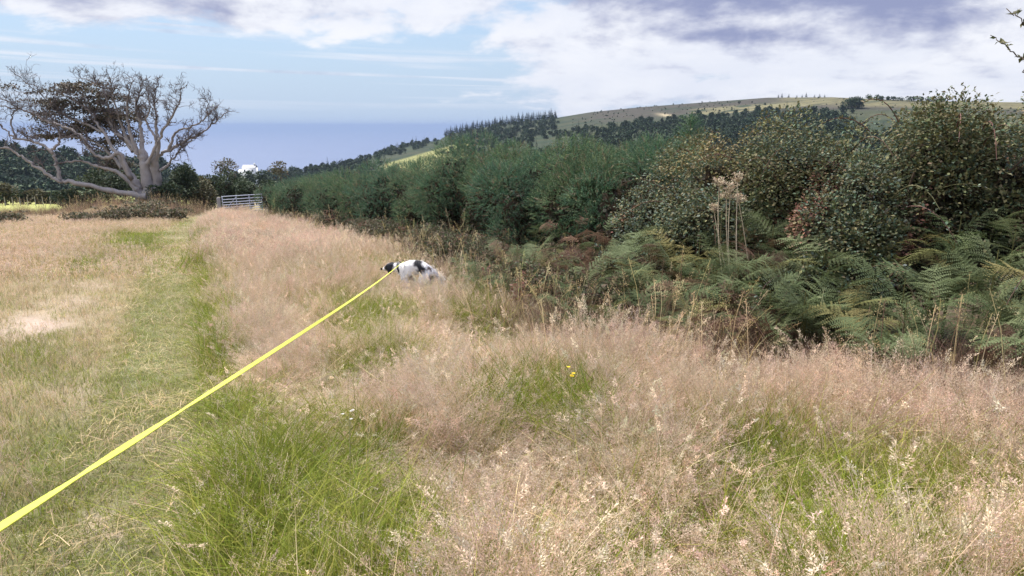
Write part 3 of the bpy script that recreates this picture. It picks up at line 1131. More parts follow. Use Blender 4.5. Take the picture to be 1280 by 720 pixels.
def interior(G, rx, ry, h, g, n, col=((.045, .038, .026), (.06, .045, .032), (.035, .035, .022))):
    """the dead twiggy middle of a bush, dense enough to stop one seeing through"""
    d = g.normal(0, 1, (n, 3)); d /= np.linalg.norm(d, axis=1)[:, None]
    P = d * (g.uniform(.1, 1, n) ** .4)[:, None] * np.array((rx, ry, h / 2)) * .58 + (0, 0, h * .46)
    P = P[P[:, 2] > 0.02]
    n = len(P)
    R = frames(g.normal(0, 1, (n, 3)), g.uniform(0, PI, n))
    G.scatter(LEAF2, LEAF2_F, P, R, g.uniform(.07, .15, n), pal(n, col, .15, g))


def gorse_bush(loc, rx, ry, h, n, seed, label, rz=0.0, small=False, size=1.0, cols=GORSE, group=None):
    g = np.random.default_rng(seed)
    n = int(n * 1.75)
    sh_ = np.array([(.95, 1, 1.05), (1.04, 1.03, .98), (.90, .98, 1.1), (1.10, 1.05, 1.0)][seed % 4])
    cols = np.asarray(cols) * sh_
    root = tag(empty('gorse_bush', loc, rz), label, 'gorse', group)
    P, N = clump_cloud(n, rx, ry, h, 22, g, z0=.05, cr=.33, shell=.88)
    n = len(P)
    D = N * 1.0 + np.array((0, 0, .22)) + g.normal(0, .45, (n, 3))
    S = g.uniform(.08, .17, n) * size
    c = pal(n, cols, .16, g)
    old = g.uniform(0, 1, n) < .06
    c[old] = pal(int(old.sum()), [(.17, .12, .075), (.22, .17, .11)], .15, g)
    G = Geo()
    G.scatter(SHOOT_S if small else SHOOT, SHOOT_SF if small else SHOOT_F, P, frames(D, g.uniform(0, PI, n)), S, c)
    link('foliage', G.mesh('gorse_foliage'), M_LEAF, root)
    G = Geo()
    stems_geo(G, rx, ry, h, 7, g, .03)
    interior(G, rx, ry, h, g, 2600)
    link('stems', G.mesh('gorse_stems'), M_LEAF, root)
    return root


def leafy_bush(name, loc, rx, ry, h, n, seed, cols, label, cat, leaf=.05, lumps=14, cr=.42, canes=0, far=False, group=None, trunk=0.0, rz=0.0, inner=600, shell=.72, z0=.06, tint2=None):
    """a shrub or small tree of single leaves on lumps; canes add arching shoots with leaves of their own"""
    g = np.random.default_rng(seed)
    root = tag(empty(name, loc, rz), label, cat, group)
    P, N = clump_cloud(n, rx, ry, h - trunk, lumps, g, cr=cr, shell=shell, z0=z0)
    P[:, 2] += trunk
    c = pal(len(P), cols, .14, g)
    if tint2 is not None:           # patches of another leaf colour (turning leaves)
        f = vnoise(P[:, 0] * 1.6 + seed, P[:, 2] * 1.9 + P[:, 1], seed) > .79
        c[f] = pal(int(f.sum()), tint2, .2, g)
    S = leaf * g.uniform(.6, 1.25, len(P))
    D = N * .6 + np.array((0, 0, -.12)) + g.normal(0, .38, (len(P), 3))
    if canes:
        PP, DD, CC, SS = [P], [D], [c], [S]
        for i in range(canes):
            a = g.uniform(0, 2 * PI)
            b = np.array((math.cos(a) * rx * .55, math.sin(a) * ry * .55, h * g.uniform(.55, .8)))
            d = np.array((math.cos(a) * g.uniform(.3, 1), math.sin(a) * g.uniform(.3, 1), 0)) * g.uniform(.5, 1.0)
            t = np.linspace(0, 1, 7)[:, None]
            up = g.uniform(.25, .75)
            pts = b + d * t + np.array((0, 0, 1)) * (up * t - (up + g.uniform(-.15, .35)) * t ** 2 * .9)
            Gc = Geo(); Gc.tube(pts, np.linspace(.007, .003, 7), 3, pal(1, [(.16, .09, .07), (.13, .12, .06)], .2, g)[0])
            link('cane', Gc.mesh(name + '_cane'), M_LEAF, root)
            m = 22
            tt = g.uniform(.1, 1, m)
            q_ = np.stack([np.interp(tt, t[:, 0], pts[:, j]) for j in range(3)], -1)
            PP.append(q_); DD.append(g.normal(0, .6, (m, 3)) + (0, 0, .1)); SS.append(leaf * g.uniform(.6, 1.2, m)); CC.append(pal(m, cols, .2, g))
        P, D, c, S = np.concatenate(PP), np.concatenate(DD), np.concatenate(CC), np.concatenate(SS)
    G = Geo()
    R = frames(D, g.uniform(-.7, .7, len(P)))
    if far: G.scatter(LEAF2, LEAF2_F, P, R, S, c)
    else: G.scatter(LEAF4, LEAF4_F, P, R, S, c)
    link('foliage', G.mesh(name + '_foliage'), M_FARLEAF if far else M_LEAF, root)
    G = Geo()
    stems_geo(G, rx, ry, h, 6, g, .012 + .008 * h)
    if trunk:
        G.tube([(0, 0, -.2), (.03, 0, trunk * .6), (0, .02, trunk + .4)], (.05 * h / 3, .04 * h / 3, .03 * h / 3), 6, (.14, .11, .09))
    if inner:
        Gi = Geo()
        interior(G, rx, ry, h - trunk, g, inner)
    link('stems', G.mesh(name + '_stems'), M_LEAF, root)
    return root


# ------------------------------------------------------------------ the hedge: gorse from the gate to the middle, bramble and thorn to the right
def hedge_pt(y, off):
    """point off metres to the right of the scrub foot line"""
    x = float(line_x(FOOT, y)); d = 0.3
    tx, ty = float(line_x(FOOT, y + d)) - float(line_x(FOOT, y - d)), 2 * d
    l = math.hypot(tx, ty)
    return np.array((x + off * ty / l, y - off * tx / l)), math.atan2(ty, tx)


def ground_pt(xy, dz=0.0):
    return (float(xy[0]), float(xy[1]), gz(*xy) + dz)


GORSE_ROW = [  # y on the foot line, offset, rx, ry, h, shoots, label
    (39.5, 2.0, 1.9, 1.6, 2.25, 2200, 'rounded dark gorse bush at the far end of the hedge, right beside the metal gate'),
    (36.2, 2.4, 2.0, 1.6, 2.40, 2400, 'dark gorse bush in the hedge, second along from the metal gate'),
    (32.8, 2.3, 2.1, 1.6, 2.65, 2700, 'dark green gorse bush in the hedge, third along from the metal gate'),
    (29.4, 2.6, 2.1, 1.7, 2.55, 3000, 'low flat-topped gorse bush in the hedge, fourth along from the gate'),
    (26.2, 2.4, 2.0, 1.7, 2.65, 3400, 'gorse bush in the hedge, fifth along from the gate, left of the dog'),
    (23.2, 2.6, 2.0, 1.7, 2.79, 3800, 'gorse bush in the hedge, sixth along from the gate, above and left of the dog'),
    (20.4, 2.4, 1.9, 1.7, 2.69, 4200, 'gorse bush with a pale grey-green top behind the dog, seventh from the gate'),
    (17.9, 2.6, 1.8, 1.7, 2.69, 4600, 'dense gorse bush behind and just right of the dog, eighth from the gate'),
    (15.6, 2.5, 1.7, 1.6, 3.14, 5200, 'tall pointed gorse bush standing highest in the middle of the hedge'),
    (13.6, 2.6, 1.6, 1.6, 2.84, 5400, 'feathery pale-topped gorse bush just right of the tallest gorse bush'),
    (11.9, 2.6, 1.45, 1.5, 2.69, 5400, 'gorse bush with brown flecks on top, two to the right of the tallest one'),
    (10.5, 2.7, 1.35, 1.5, 2.59, 5400, 'dark shadowed gorse bush left of the small sapling in the hedge'),
    (9.3, 2.8, 1.3, 1.4, 2.54, 5200, 'gorse bush below the small sapling, nearest to the dry hogweed'),
]
for i, (yy, off, rx, ry, h, n, lab) in enumerate(GORSE_ROW):
    xy, a = hedge_pt(yy, off)
    gorse_bush(ground_pt(xy), rx, ry, h, n, 300 + i, lab, rz=a, small=yy > 24, size=1.0 + .02 * max(yy - 12, 0), group='gorse bushes in the hedge')

OLIVE = [(.13, .128, .056), (.16, .15, .072), (.105, .115, .052), (.185, .16, .09), (.085, .105, .052)]
BLUEG = [(.085, .12, .075), (.11, .145, .10), (.07, .10, .062), (.15, .175, .135)]
RUST = [(.20, .10, .07), (.24, .13, .09), (.17, .085, .065), (.19, .13, .07)]
YEL = [(.21, .175, .075), (.18, .155, .07), (.16, .13, .065)]

SHRUBS = [  # name, y, off, rx, ry, h, leaves, palette, turning palette, canes, label, category
    ('bramble_bush', 8.3, 2.7, 1.15, 1.1, 2.27, 22950, BLUEG + OLIVE[:2], RUST, 14, 'bramble bush with reddening leaves in the hedge behind the dry hogweed', 'bramble'),
    ('hawthorn_bush', 7.3, 2.9, 1.2, 1.2, 2.58, 27000, OLIVE, YEL, 16, 'olive green thorn bush with yellowing top under the lone hilltop tree', 'thorn bush'),
    ('bramble_bush', 6.5, 2.2, 1.0, 1.0, 1.87, 21600, BLUEG + OLIVE, RUST, 14, 'low grey-green bramble in front of the yellowing thorn bush', 'bramble'),
    ('hawthorn_bush', 6.1, 3.2, 1.25, 1.15, 2.66, 31050, OLIVE + BLUEG[:2], YEL + RUST[:1], 16, 'broad olive thorn bush in the hedge, second from the right edge', 'thorn bush'),
    ('bramble_bush', 5.0, 2.5, 1.0, 1.0, 2.17, 27000, OLIVE + BLUEG, RUST, 16, 'tangled bramble full of purple-red leaves below the bare shoots at the right', 'bramble'),
    ('hawthorn_bush', 4.7, 3.2, 1.3, 1.2, 2.88, 33000, OLIVE + BLUEG[:1], RUST, 22, 'tallest thorn bush of the hedge, just left of the right edge', 'thorn bush'),
    ('hawthorn_bush', 3.95, 3.5, 1.25, 1.15, 2.85, 26000, OLIVE + BLUEG[:1], RUST, 18, 'tall thorn bush cut off by the right edge, under the upper bare shoot', 'thorn bush'),
    ('bramble_bush', 5.1, 1.75, .95, .8, 1.2, 15000, BLUEG + OLIVE, RUST, 12, 'low bramble among the bracken at the right, in front of the thorn bushes', 'bramble'),
    ('bramble_bush', 3.9, 1.9, .95, .8, 1.3, 15000, BLUEG + OLIVE, RUST, 12, 'low bramble among the bracken by the right edge', 'bramble'),
    ('bramble_bush', 7.4, 1.5, .8, .7, 1.0, 10800, BLUEG + OLIVE, RUST, 12, 'low bramble right of the foot of the dry hogweed', 'bramble'),
    ('hawthorn_bush', 2.2, 3.0, 1.3, 1.2, 2.5, 12150, OLIVE, RUST, 8, 'thorn bush of the hedge beyond the right edge', 'thorn bush'),
    ('hawthorn_bush', 3.4, 3.5, 1.3, 1.2, 2.82, 18900, OLIVE, RUST, 10, 'thorn bush of the hedge mostly outside the right edge', 'thorn bush'),
]
for i, (nm, yy, off, rx, ry, h, n, cols, t2, canes, lab, cat) in enumerate(SHRUBS):
    xy, a = hedge_pt(yy, off)
    leafy_bush(nm, ground_pt(xy), rx, ry, h, n, 400 + i, cols, lab, cat, leaf=.039, lumps=30, cr=.34, canes=canes, rz=a, tint2=t2, group='bushes at the right of the hedge', inner=3000, shell=.55, far=True)

# small brown-leaved bush and saplings that show over the gorse
xy, a = hedge_pt(19.5, 4.6)
leafy_bush('brown_bush', ground_pt(xy), 1.7, 1.3, 3.0, 5000, 431, [(.16, .10, .06), (.20, .13, .08), (.12, .10, .05)], 'rust brown bush showing over the gorse below the bright hill field', 'bush', leaf=.07, rz=a, inner=300)

# bare arching shoots against the sky at the right edge
def spray(name, pts, seed, lab, cat, n=26, leaf=.045, rad=.008):
    g = np.random.default_rng(seed)
    root = tag(empty(name, pts[0]), lab, cat, 'shoots against the sky')
    pts = np.array(pts, float) - np.array(pts[0])
    t = np.linspace(0, 1, len(pts)); tt = np.linspace(0, 1, 24)
    q_ = np.stack([np.interp(tt, t, pts[:, j]) for j in range(3)], -1)
    q_[1:-1] += g.normal(0, .012, (22, 3))
    G = Geo(); G.tube(q_, np.linspace(rad, rad * .35, 24), 4, (.13, .10, .075))
    link('stem', G.mesh('shoot_stem'), M_LEAF, root)
    ti = g.uniform(.3, 1, n)
    P = np.stack([np.interp(ti, tt, q_[:, j]) for j in range(3)], -1)
    G = Geo(); G.scatter(LEAF4, LEAF4_F, P, frames(g.normal(0, .6, (n, 3)) + (0, 0, .2), g.uniform(-1, 1, n)), leaf * g.uniform(.6, 1.2, n), pal(n, OLIVE, .2, g))
    link('leaves', G.mesh('shoot_leaves'), M_LEAF, root)


for sd_, pxs, lab in ((61, ((1310, 190), (1300, 120), (1280, 75), (1262, 62), (1238, 44)), 'lower bare bramble shoot arching left against the grey cloud'),
                      (62, ((1322, 170), (1310, 90), (1285, 35), (1275, 22), (1258, 11)), 'upper bare bramble shoot at the top right corner of the sky')):
    spray('bramble_shoot', [along(u_, v_, 5.9 + .03 * i_) for i_, (u_, v_) in enumerate(pxs)], sd_, lab, 'bramble shoot')

# sapling poking out of the gorse
def conifer_sprig(loc, h, seed, lab):
    g = np.random.default_rng(seed)
    root = tag(empty('sapling', loc), lab, 'sapling')
    G = Geo(); G.tube([(0, 0, 0), (.03, 0, h * .5), (.05, 0, h)], (.03, .02, .008), 5, (.12, .09, .07))
    link('trunk', G.mesh('sapling_trunk'), M_LEAF, root)
    n = 420
    t = g.uniform(.7, 1, n)
    a = g.uniform(0, 2 * PI, n); rr = np.minimum((1.04 - t) * h * .5, .24) * g.uniform(.2, 1, n)
    P = np.stack([np.cos(a) * rr + .04, np.sin(a) * rr, t * h + rr * .1], -1)
    D = np.stack([np.cos(a), np.sin(a), g.uniform(.1, .9, n)], -1)
    G = Geo(); G.scatter(SHOOT_S, SHOOT_SF, P, frames(D), g.uniform(.10, .2, n), pal(n, GORSE, .15, g) * 1.1)
    link('crown', G.mesh('sapling_crown'), M_LEAF, root)


p = along(858, 186, 11.6)
conifer_sprig((p[0], p[1], gz(p[0], p[1])), 2.75, 71, 'small bright green sapling poking up out of the gorse')

# ------------------------------------------------------------------ bracken
def frond_mesh(seed, L=.85, droop=.45, pairs=13):
    g = np.random.default_rng(seed)
    G = Geo()
    t = np.linspace(0, 1, 9)
    ax = np.stack([t * 0, L * (t - .12 * t ** 3), L * (.55 * t - (.35 + droop) * t ** 2)], -1)
    ax[:, 0] += g.normal(0, .10) * t ** 2 * L
    white = (1, 1, 1)
    G.tube(ax, np.linspace(.005, .0015, 9), 3, (.9, .85, .7))
    pt = np.array([(-.5, 0, 0), (.5, 0, 0), (0, 1, 0)], float)
    for i in range(pairs):
        s = .16 + .84 * (i / (pairs - 1)) ** .92
        b = np.array([np.interp(s, t, ax[:, j]) for j in range(3)])
        tg = np.array([np.interp(min(s + .05, 1), t, ax[:, j]) for j in range(3)]) - b + (0, 1e-3, 0)
        tg /= np.linalg.norm(tg)
        ln = L * .30 * math.sin(PI * min(.12 + (1 - s) * .95, .62) / 1.24) * (1 - .15 * g.uniform())
        for sd in (-1, 1):
            side = np.array((sd, 0, 0)) * .9 + tg * .55 + np.array((0, 0, -.05 + g.normal(0, .20)))
            side /= np.linalg.norm(side)
            m = max(4, int(12 * ln / (L * .36)))
            u = np.linspace(.06, 1, m)
            P = b + side * (u * ln)[:, None] + np.array((0, 0, -.22)) * (ln * u ** 2)[:, None]
            pl = ln * .17 * (1 - u * .7)
            pd = np.cross(side, (0, 0, 1)); pd /= np.linalg.norm(pd)
            for s2 in (-1, 1):
                D = np.tile(pd * s2 + side * .5 + np.array((0, 0, -.05)), (m, 1)) + g.normal(0, .08, (m, 3))
                G.scatter(pt, [(0, 1, 2)], P, frames(D), np.stack([np.full(m, ln / m * .66), pl + .004, np.ones(m)], -1), np.tile(white, (m, 1)) * g.uniform(.8, 1.15, (m, 1)))
    return G.mesh('bracken_frond')


def frond_mat(name, col, col2):
    m, t = mat_new(name)
    a = t.n('ShaderNodeAttribute', attribute_name='Col').outputs['Color']
    oi = t.n('ShaderNodeObjectInfo').outputs['Random']
    c = t.mix(1.0, t.mix(oi, (*col, 1), (*col2, 1)), a, 'MULTIPLY')
    p = t.n('ShaderNodeBsdfPrincipled'); t.put(p.inputs['Base Color'], c)
    p.inputs['Roughness'].default_value = .65; p.inputs['Specular IOR Level'].default_value = .08
    tr = t.n('ShaderNodeBsdfTranslucent'); t.put(tr.inputs[0], c)
    mx = t.n('ShaderNodeMixShader'); mx.inputs[0].default_value = .25
    t.put(mx.inputs[1], p.outputs[0]); t.put(mx.inputs[2], tr.outputs[0])
    o = t.n('ShaderNodeOutputMaterial'); t.put(o.inputs[0], mx.outputs[0])
    return m


M_FROND = frond_mat('green_frond', (.10, .135, .058), (.165, .19, .095))
M_FROND_Y = frond_mat('yellowing_frond', (.165, .17, .065), (.22, .185, .075))
M_FROND_B = frond_mat('brown_frond', (.13, .075, .05), (.20, .125, .085))
FROND = {}
for key, mat in (('green', M_FROND), ('yellow', M_FROND_Y), ('brown', M_FROND_B)):
    FROND[key] = []
    for k in range(3):
        me = frond_mesh(900 + k, droop=(.10, .28, .0)[k] + (.30 if key == 'brown' else 0))
        me.materials.append(mat)
        FROND[key].append(me)
STIPE = Geo(); STIPE.tube([(0, 0, -.05), (0, 0, .3), (.01, 0, .62)], (.006, .005, .004), 4, (.16, .15, .06)); STIPE = STIPE.mesh('bracken_stalk')
STIPE.materials.append(M_LEAF)


def bracken(xy, h, n, key, seed, lab, group, scale=1.0):
    g = random.Random(seed)
    z = gz(*xy)
    root = tag(empty('bracken_plant', (xy[0], xy[1], z), g.uniform(0, 6.28)), lab, 'bracken', group)
    st = link('stalk', STIPE, None, root); st.scale = (1, 1, h / .62)
    for i in range(n):
        f = link('frond', FROND[key][g.randrange(3)], None, root, (0, 0, h * g.uniform(.45, 1.0)))
        f.rotation_euler = (g.uniform(-.15, .75), g.uniform(-.5, .5) * (2.2 if key == 'brown' else 1), 2 * PI * i / n + g.uniform(-.6, .6))
        s = scale * g.uniform(.6, 1.2) * (.8 if key == 'brown' else 1)
        f.scale = (s, s, s)


gb = random.Random(77)
spots = []
yy = 1.6
while yy < 10.6:
    for lane in (0.1, .35, .65, .95, 1.25, 1.55, 1.85):
        if gb.random() < .86:
            spots.append((yy + gb.uniform(-.22, .22), lane + gb.uniform(-.18, .18), lane))
    if yy < 6.6:
        for lane in (.5, .8, 1.1, 1.4, 1.7, 2.0, 2.3):
            spots.append((yy + .15 + gb.uniform(-.15, .15), lane + gb.uniform(-.15, .15), lane))
    yy += .30 + .02 * yy
for i, (yy, off, lane) in enumerate(spots):
    xy, a = hedge_pt(yy, off)
    u_, v_ = project(np.array([[xy[0], xy[1], gz(*xy) + .8]]))
    front = lane < .6
    if u_[0] > 1420: continue
    dead = gb.random() < ((.55 if front else .15) if u_[0] > 780 else .6)
    dead = dead and not (yy < 5.2 and not front)
    key = 'brown' if dead else ('yellow' if gb.random() < .12 else 'green')
    h = (.50 if front else .50 + .32 * lane) * gb.uniform(.85, 1.15)
    if u_[0] < 780: h *= .85
    uu_ = float(u_[0])
    place = ('in the scrub right of the dog' if uu_ < 720 else 'left of the dry hogweed' if uu_ < 870 else 'around the foot of the dry hogweed' if uu_ < 985 else
             'between the dry hogweed and the right edge' if uu_ < 1140 else 'close to the right edge' if uu_ < 1290 else 'just outside the right edge')
    row = 'in the front row' if front else 'further back'
    lab = {'brown': 'withered brown bracken', 'green': 'green arching bracken', 'yellow': 'yellowing bracken'}[key] + ' ' + place + ', ' + row
    bracken(xy, h, gb.randrange(7, 12), key, 1000 + i, lab, lab, .52 if front else .56)

# low brambles in the scrub between the dog and the bracken
LOWS = [((560, 305), 16.0, 1.1, .95, 'low brown bramble mound directly behind the dog'),
        ((640, 310), 13.2, 1.0, .9, 'low grey-brown bramble mound in the scrub right of the dog'),
        ((720, 325), 10.8, .9, .85, 'reddish low bramble mound below the tallest gorse bush'),
        ((800, 345), 9.0, .85, .9, 'low bramble with pale dead stems left of the dry hogweed'),
        ((480, 290), 19.5, 1.2, .9, 'low dark bramble mound above the dog and left of it'),
        ((415, 283), 26.0, 1.3, .9, 'small dark bramble mound in the dry grass below the far gorse')]
LOWS = [(along(*a, d_), r_, h_, lab) for a, d_, r_, h_, lab in LOWS]
for yy, off, r_, h_, lab in ((6.6, .75, .62, .72, 'low dark bramble at the edge of the tan grass, below the dry hogweed'), (7.7, .65, .62, .75, 'low dark bramble at the edge of the tan grass, left of the dry hogweed'),
                             (8.9, .7, .7, .78, 'low dark bramble at the edge of the tan grass, below the right-hand gorse'), (10.3, .75, .75, .8, 'low dark bramble at the edge of the tan grass, two paces right of the dog'),
                             (11.9, .8, .85, .85, 'low dark bramble in the scrub just right of the dog'), (14.0, .9, .95, .85, 'low dark bramble in the scrub right behind the rump of the dog'), (17.2, .9, 1.0, .85, 'low dark bramble in the scrub behind the head of the dog')):
    LOWS.append((hedge_pt(yy, off)[0], r_, h_, lab))
for i, (p, r_, h_, lab) in enumerate(LOWS):
    leafy_bush('low_bramble', ground_pt(p[:2]), r_, r_ * .8, h_, 3800, 500 + i, [(.095, .08, .05), (.075, .08, .042), (.13, .10, .07), (.08, .10, .05)], lab, 'bramble', leaf=.055, lumps=12, canes=12, tint2=RUST[:2] + [(.2, .15, .11)], inner=250, group='low brambles in the scrub')

# small flowers in the grass
def flower(name, u_, v_, h, col, lab, cat, r=.013):
    p = at(u_, v_, h)
    root = tag(empty(name, ground_pt(p[:2])), lab, cat)
    G = Geo(); G.tube([(0, 0, 0), (.01, .01, h * .6), (.02, 0, h)], (.003, .0025, .002), 4, (.40, .38, .20)); link('stem', G.mesh(name + '_stem'), M_LEAF, root)
    g = np.random.default_rng(int(u_))
    for k_ in range(4):
        c = np.array((.02, 0, h)) + g.normal(0, .018, 3)
        a = np.arange(12) * PI / 6
        G = Geo()
        D = np.stack([np.cos(a), np.sin(a), np.full(12, .35)], -1)
        G.scatter(LEAF2, LEAF2_F, np.tile(c, (12, 1)), frames(D), np.full(12, r), pal(12, [col], .08, g)); link('flower_head', G.mesh(name + '_head'), M_LEAF, root)


flower('ragwort', 711, 472, .58, (.75, .55, .04), 'small yellow flower in the dry grass right of the middle', 'flower')
flower('seed_head', 432, 517, .48, (.55, .53, .48), 'small white seed head in the grass below the lead', 'flower', .010)

# ------------------------------------------------------------------ dry hogweed
def hogweed(base, stems, lab):
    root = tag(empty('dry_hogweed', base), lab, 'hogweed')
    base = np.array(base)
    g = np.random.default_rng(88)
    col = np.array((.52, .43, .31))
    for k_, (tip, spread) in enumerate(stems):
        tip = np.array(tip) - base
        t = np.linspace(0, 1, 7)[:, None]
        b0 = np.array((g.uniform(-.06, .06), g.uniform(-.06, .06), -.05))
        pts = b0 * (1 - t) + tip * t + np.sin(t * PI) * np.array((g.normal(-.03, .07), g.normal(0, .05), 0))
        G = Geo(); G.tube(pts, np.linspace(.0085, .004, 7), 5, col * g.uniform(.85, 1.1))
        st = link('stem', G.mesh('hogweed_stem'), M_STALK, root)
        G = Geo()
        for i in range(16):
            a = 2.4 * i; rr = spread * math.sqrt((i + .5) / 16) * g.uniform(.6, 1.2)
            e = tip + np.array((math.cos(a) * rr, math.sin(a) * rr, .07 * g.uniform(.3, 1.3) - rr * .18))
            G.tube([tip, (tip + e) / 2 + (0, 0, .015), e], (.0028, .002, .0018), 3, col)
            m = 16
            dd = g.normal(0, 1, (m, 3)); dd[:, 2] = np.abs(dd[:, 2])
            G.scatter(LEAF2, LEAF2_F, e + dd * .012, frames(dd), np.full(m, .017), pal(m, [(.48, .39, .28), (.56, .46, .34), (.40, .32, .22)], .15, g))
        link('umbel', G.mesh('hogweed_umbel'), M_STALK, st)


hb = along(944, 345, 7.2)
hd = 7.2
hogweed((hb[0], hb[1], gz(hb[0], hb[1])), [(along(899, 233, hd), .085), (along(922, 229, hd + .1), .06), (along(913, 241, hd), .06), (along(908, 249, hd + .05), .07), (along(924, 255, hd - .1), .075), (along(893, 268, hd + .1), .04)],
        'tall dry brown hogweed with flat seed heads in front of the gorse')

# ------------------------------------------------------------------ the old wind-blown tree
TD = 43.0


def tp(cx, cyy, dy=0.0):
    """a point of the tree from the enlarged view of it, dy metres behind the trunk"""
    u_, v_ = cx / 3.2735, 70 + cyy / 3.2735
    d = ray(u_, v_)
    return CAM + d * ((TD + dy) / d[1])


TB = tp(612, 640)
TB[2] = gz(TB[0], TB[1])
tree = tag(empty('old_tree', TB), 'old wind-blown tree with pale twisted half-bare limbs on the bank at the left', 'tree')
gt = np.random.default_rng(21)
BARK = (.31, .285, .27)
DARKW = (.19, .165, .155)
TWG = (.13, .11, .105)


def spline(pts, n):
    pts = np.asarray(pts, float)
    m = len(pts)
    out = []
    tt = np.linspace(0, m - 1, n)
    for t in tt:
        i = min(int(t), m - 2); f = t - i
        p0, p1, p2, p3 = pts[max(i - 1, 0)], pts[i], pts[i + 1], pts[min(i + 2, m - 1)]
        out.append(.5 * ((2 * p1) + (-p0 + p2) * f + (2 * p0 - 5 * p1 + 4 * p2 - p3) * f * f + (-p0 + 3 * p1 - 3 * p2 + p3) * f ** 3))
    return np.array(out)


def twig(G, p, d, L, r, depth, g, col, upb=.35):
    n = 6
    pts = [p]
    dd = d / np.linalg.norm(d)
    for i in range(n - 1):
        dd = dd + g.normal(0, .30, 3) + np.array((0, 0, upb * .13))
        dd /= np.linalg.norm(dd)
        pts.append(pts[-1] + dd * L / (n - 1))
    pts = np.array(pts)
    G.tube(pts, np.linspace(r, max(r * .4, .006), n), 4 if r > .02 else 3, col)
    if depth > 0:
        for k_ in range(g.integers(3, 6)):
            i = g.integers(1, n)
            dirn = pts[i] - pts[i - 1]
            dirn = dirn / np.linalg.norm(dirn) + g.normal(0, .55, 3) + (0, 0, upb * .4)
            twig(G, pts[i], dirn, L * g.uniform(.45, .75), max(r * .6, .010), depth - 1, g, col, upb)


def limb(pts, r0, r1, side=8, L=1.3, depth=1, lab=None, col=BARK, upb=.5, tw=True):
    """a main limb (its own part) with its twigs as a sub-part"""
    P = np.array([tp(c[0], c[1], c[2] if len(c) > 2 else 0) for c in pts]) - TB
    q_ = spline(P, 6 * len(P))
    q_[1:-1] += gt.normal(0, .025 + r0 * .06, (len(q_) - 2, 3))
    n = len(q_)
    rad = np.linspace(0, 1, n) ** .55
    rad = r0 * (1 - rad) + r1 * rad
    rad = rad * (1 + gt.normal(0, .08, n))
    cc = np.array(DARKW) + (np.array(col) - np.array(DARKW)) * sstep(rad, .035, .11)[:, None]
    rad = rad * .84
    G = Geo(); G.tube(q_, rad, 8, np.repeat(cc, 8, 0))
    o = link('limb', G.mesh('tree_limb', True), M_BARK, tree)
    if lab: o['label'] = lab
    if tw:
        G = Geo()
        for k_ in range(int(side * 1.7)):
            i = int(n * gt.uniform(.35, .98))
            i = min(max(i, 1), n - 1)
            d = q_[i] - q_[i - 1]; d /= np.linalg.norm(d)
            d = d * .6 + gt.normal(0, .55, 3) * (1, .9, 1) + (0, 0, upb)
            twig(G, q_[i], d, L * .68 * gt.uniform(.6, 1.2), max(rad[i] * .45, .014), depth, gt, TWG)
        d = q_[-1] - q_[-2]
        twig(G, q_[-1], d + (0, 0, .01), L * .55, max(r1, .012), depth, gt, TWG)
        link('twigs', G.mesh('tree_twigs'), M_BARK, o)['kind'] = 'stuff'


# trunk: several fused stems
G = Geo()
for pts, r0, r1 in ((((612, 660), (610, 560), (596, 480), (590, 420), (575, 380)), .47, .22),
                    (((640, 660, .3), (645, 570, .3), (640, 500, .2), (632, 440), (640, 395)), .41, .18),
                    (((585, 660, -.2), (570, 560, -.2), (545, 500, -.3), (510, 450, -.3)), .35, .16)):
    P = np.array([tp(c[0], c[1], c[2] if len(c) > 2 else 0) for c in pts]) - TB
    q_ = spline(P, 22)
    q_[1:-1] += gt.normal(0, .03, (20, 3))
    G.tube(q_, np.linspace(r0, r1, 22) * (1 + gt.normal(0, .06, 22)), 12, BARK)
link('trunk', G.mesh('tree_trunk', True), M_BARK, tree)

limb([(560, 545, -.4), (480, 475, -.6), (400, 452, -.7), (330, 430, -.8), (262, 436, -.9)], .20, .05, 4, 1.0)
limb([(600, 575, -.5), (450, 548, -.8), (300, 518, -1), (240, 510, -1.1), (150, 455, -1.2), (90, 410, -1.2), (30, 380, -1.3), (-30, 372, -1.3)], .26, .05, 6, 1.2, lab='long low limb reaching out to the left edge')
limb([(245, 508, -1.1), (225, 425, -1), (206, 388, -1), (150, 352, -.9), (60, 335, -.9), (20, 300, -.9), (-10, 270, -.9)], .17, .04, 9, 1.4, 2)
limb([(206, 390, -1), (242, 350, -.9), (245, 310, -.8), (220, 280, -.8)], .13, .05, 4, 1.0)
limb([(62, 335, -.9), (45, 250, -.8), (70, 215, -.8), (20, 180, -.7)], .08, .03, 9, 1.3, 2)
limb([(575, 545, -.3), (530, 490, -.5), (490, 400, -.6), (440, 418, -.8), (385, 400, -.8), (335, 330, -.8), (270, 292, -.8), (200, 270, -.7), (140, 240, -.6), (80, 215, -.6), (-20, 205, -.5)], .22, .035, 12, 1.3, 2)
limb([(590, 430), (560, 395, .2), (520, 345, .3), (470, 310, .4), (440, 250, .5)], .24, .08, 8, 1.3, 2)
limb([(585, 400), (575, 290, .2), (560, 210, .3), (578, 120, .4)], .22, .04, 12, 1.0, 2)
limb([(640, 400), (642, 320, .3), (640, 240, .4), (628, 180, .5), (648, 118, .6)], .20, .04, 12, 1.0, 2)
limb([(650, 480, .2), (636, 420, .3), (700, 382, .4), (765, 345, .5), (830, 308, .6), (880, 270, .7), (920, 236, .8)], .19, .03, 14, 1.1, 2, lab='bare limb sweeping up to the right')
limb([(690, 388, .4), (718, 312, .3), (785, 290, .2), (845, 250, .1), (850, 190, 0)], .12, .03, 12, 1.0, 2)
limb([(640, 420, -.1), (660, 325, -.3), (702, 250, -.4), (735, 190, -.5), (738, 140, -.6)], .16, .03, 14, 1.0, 2)
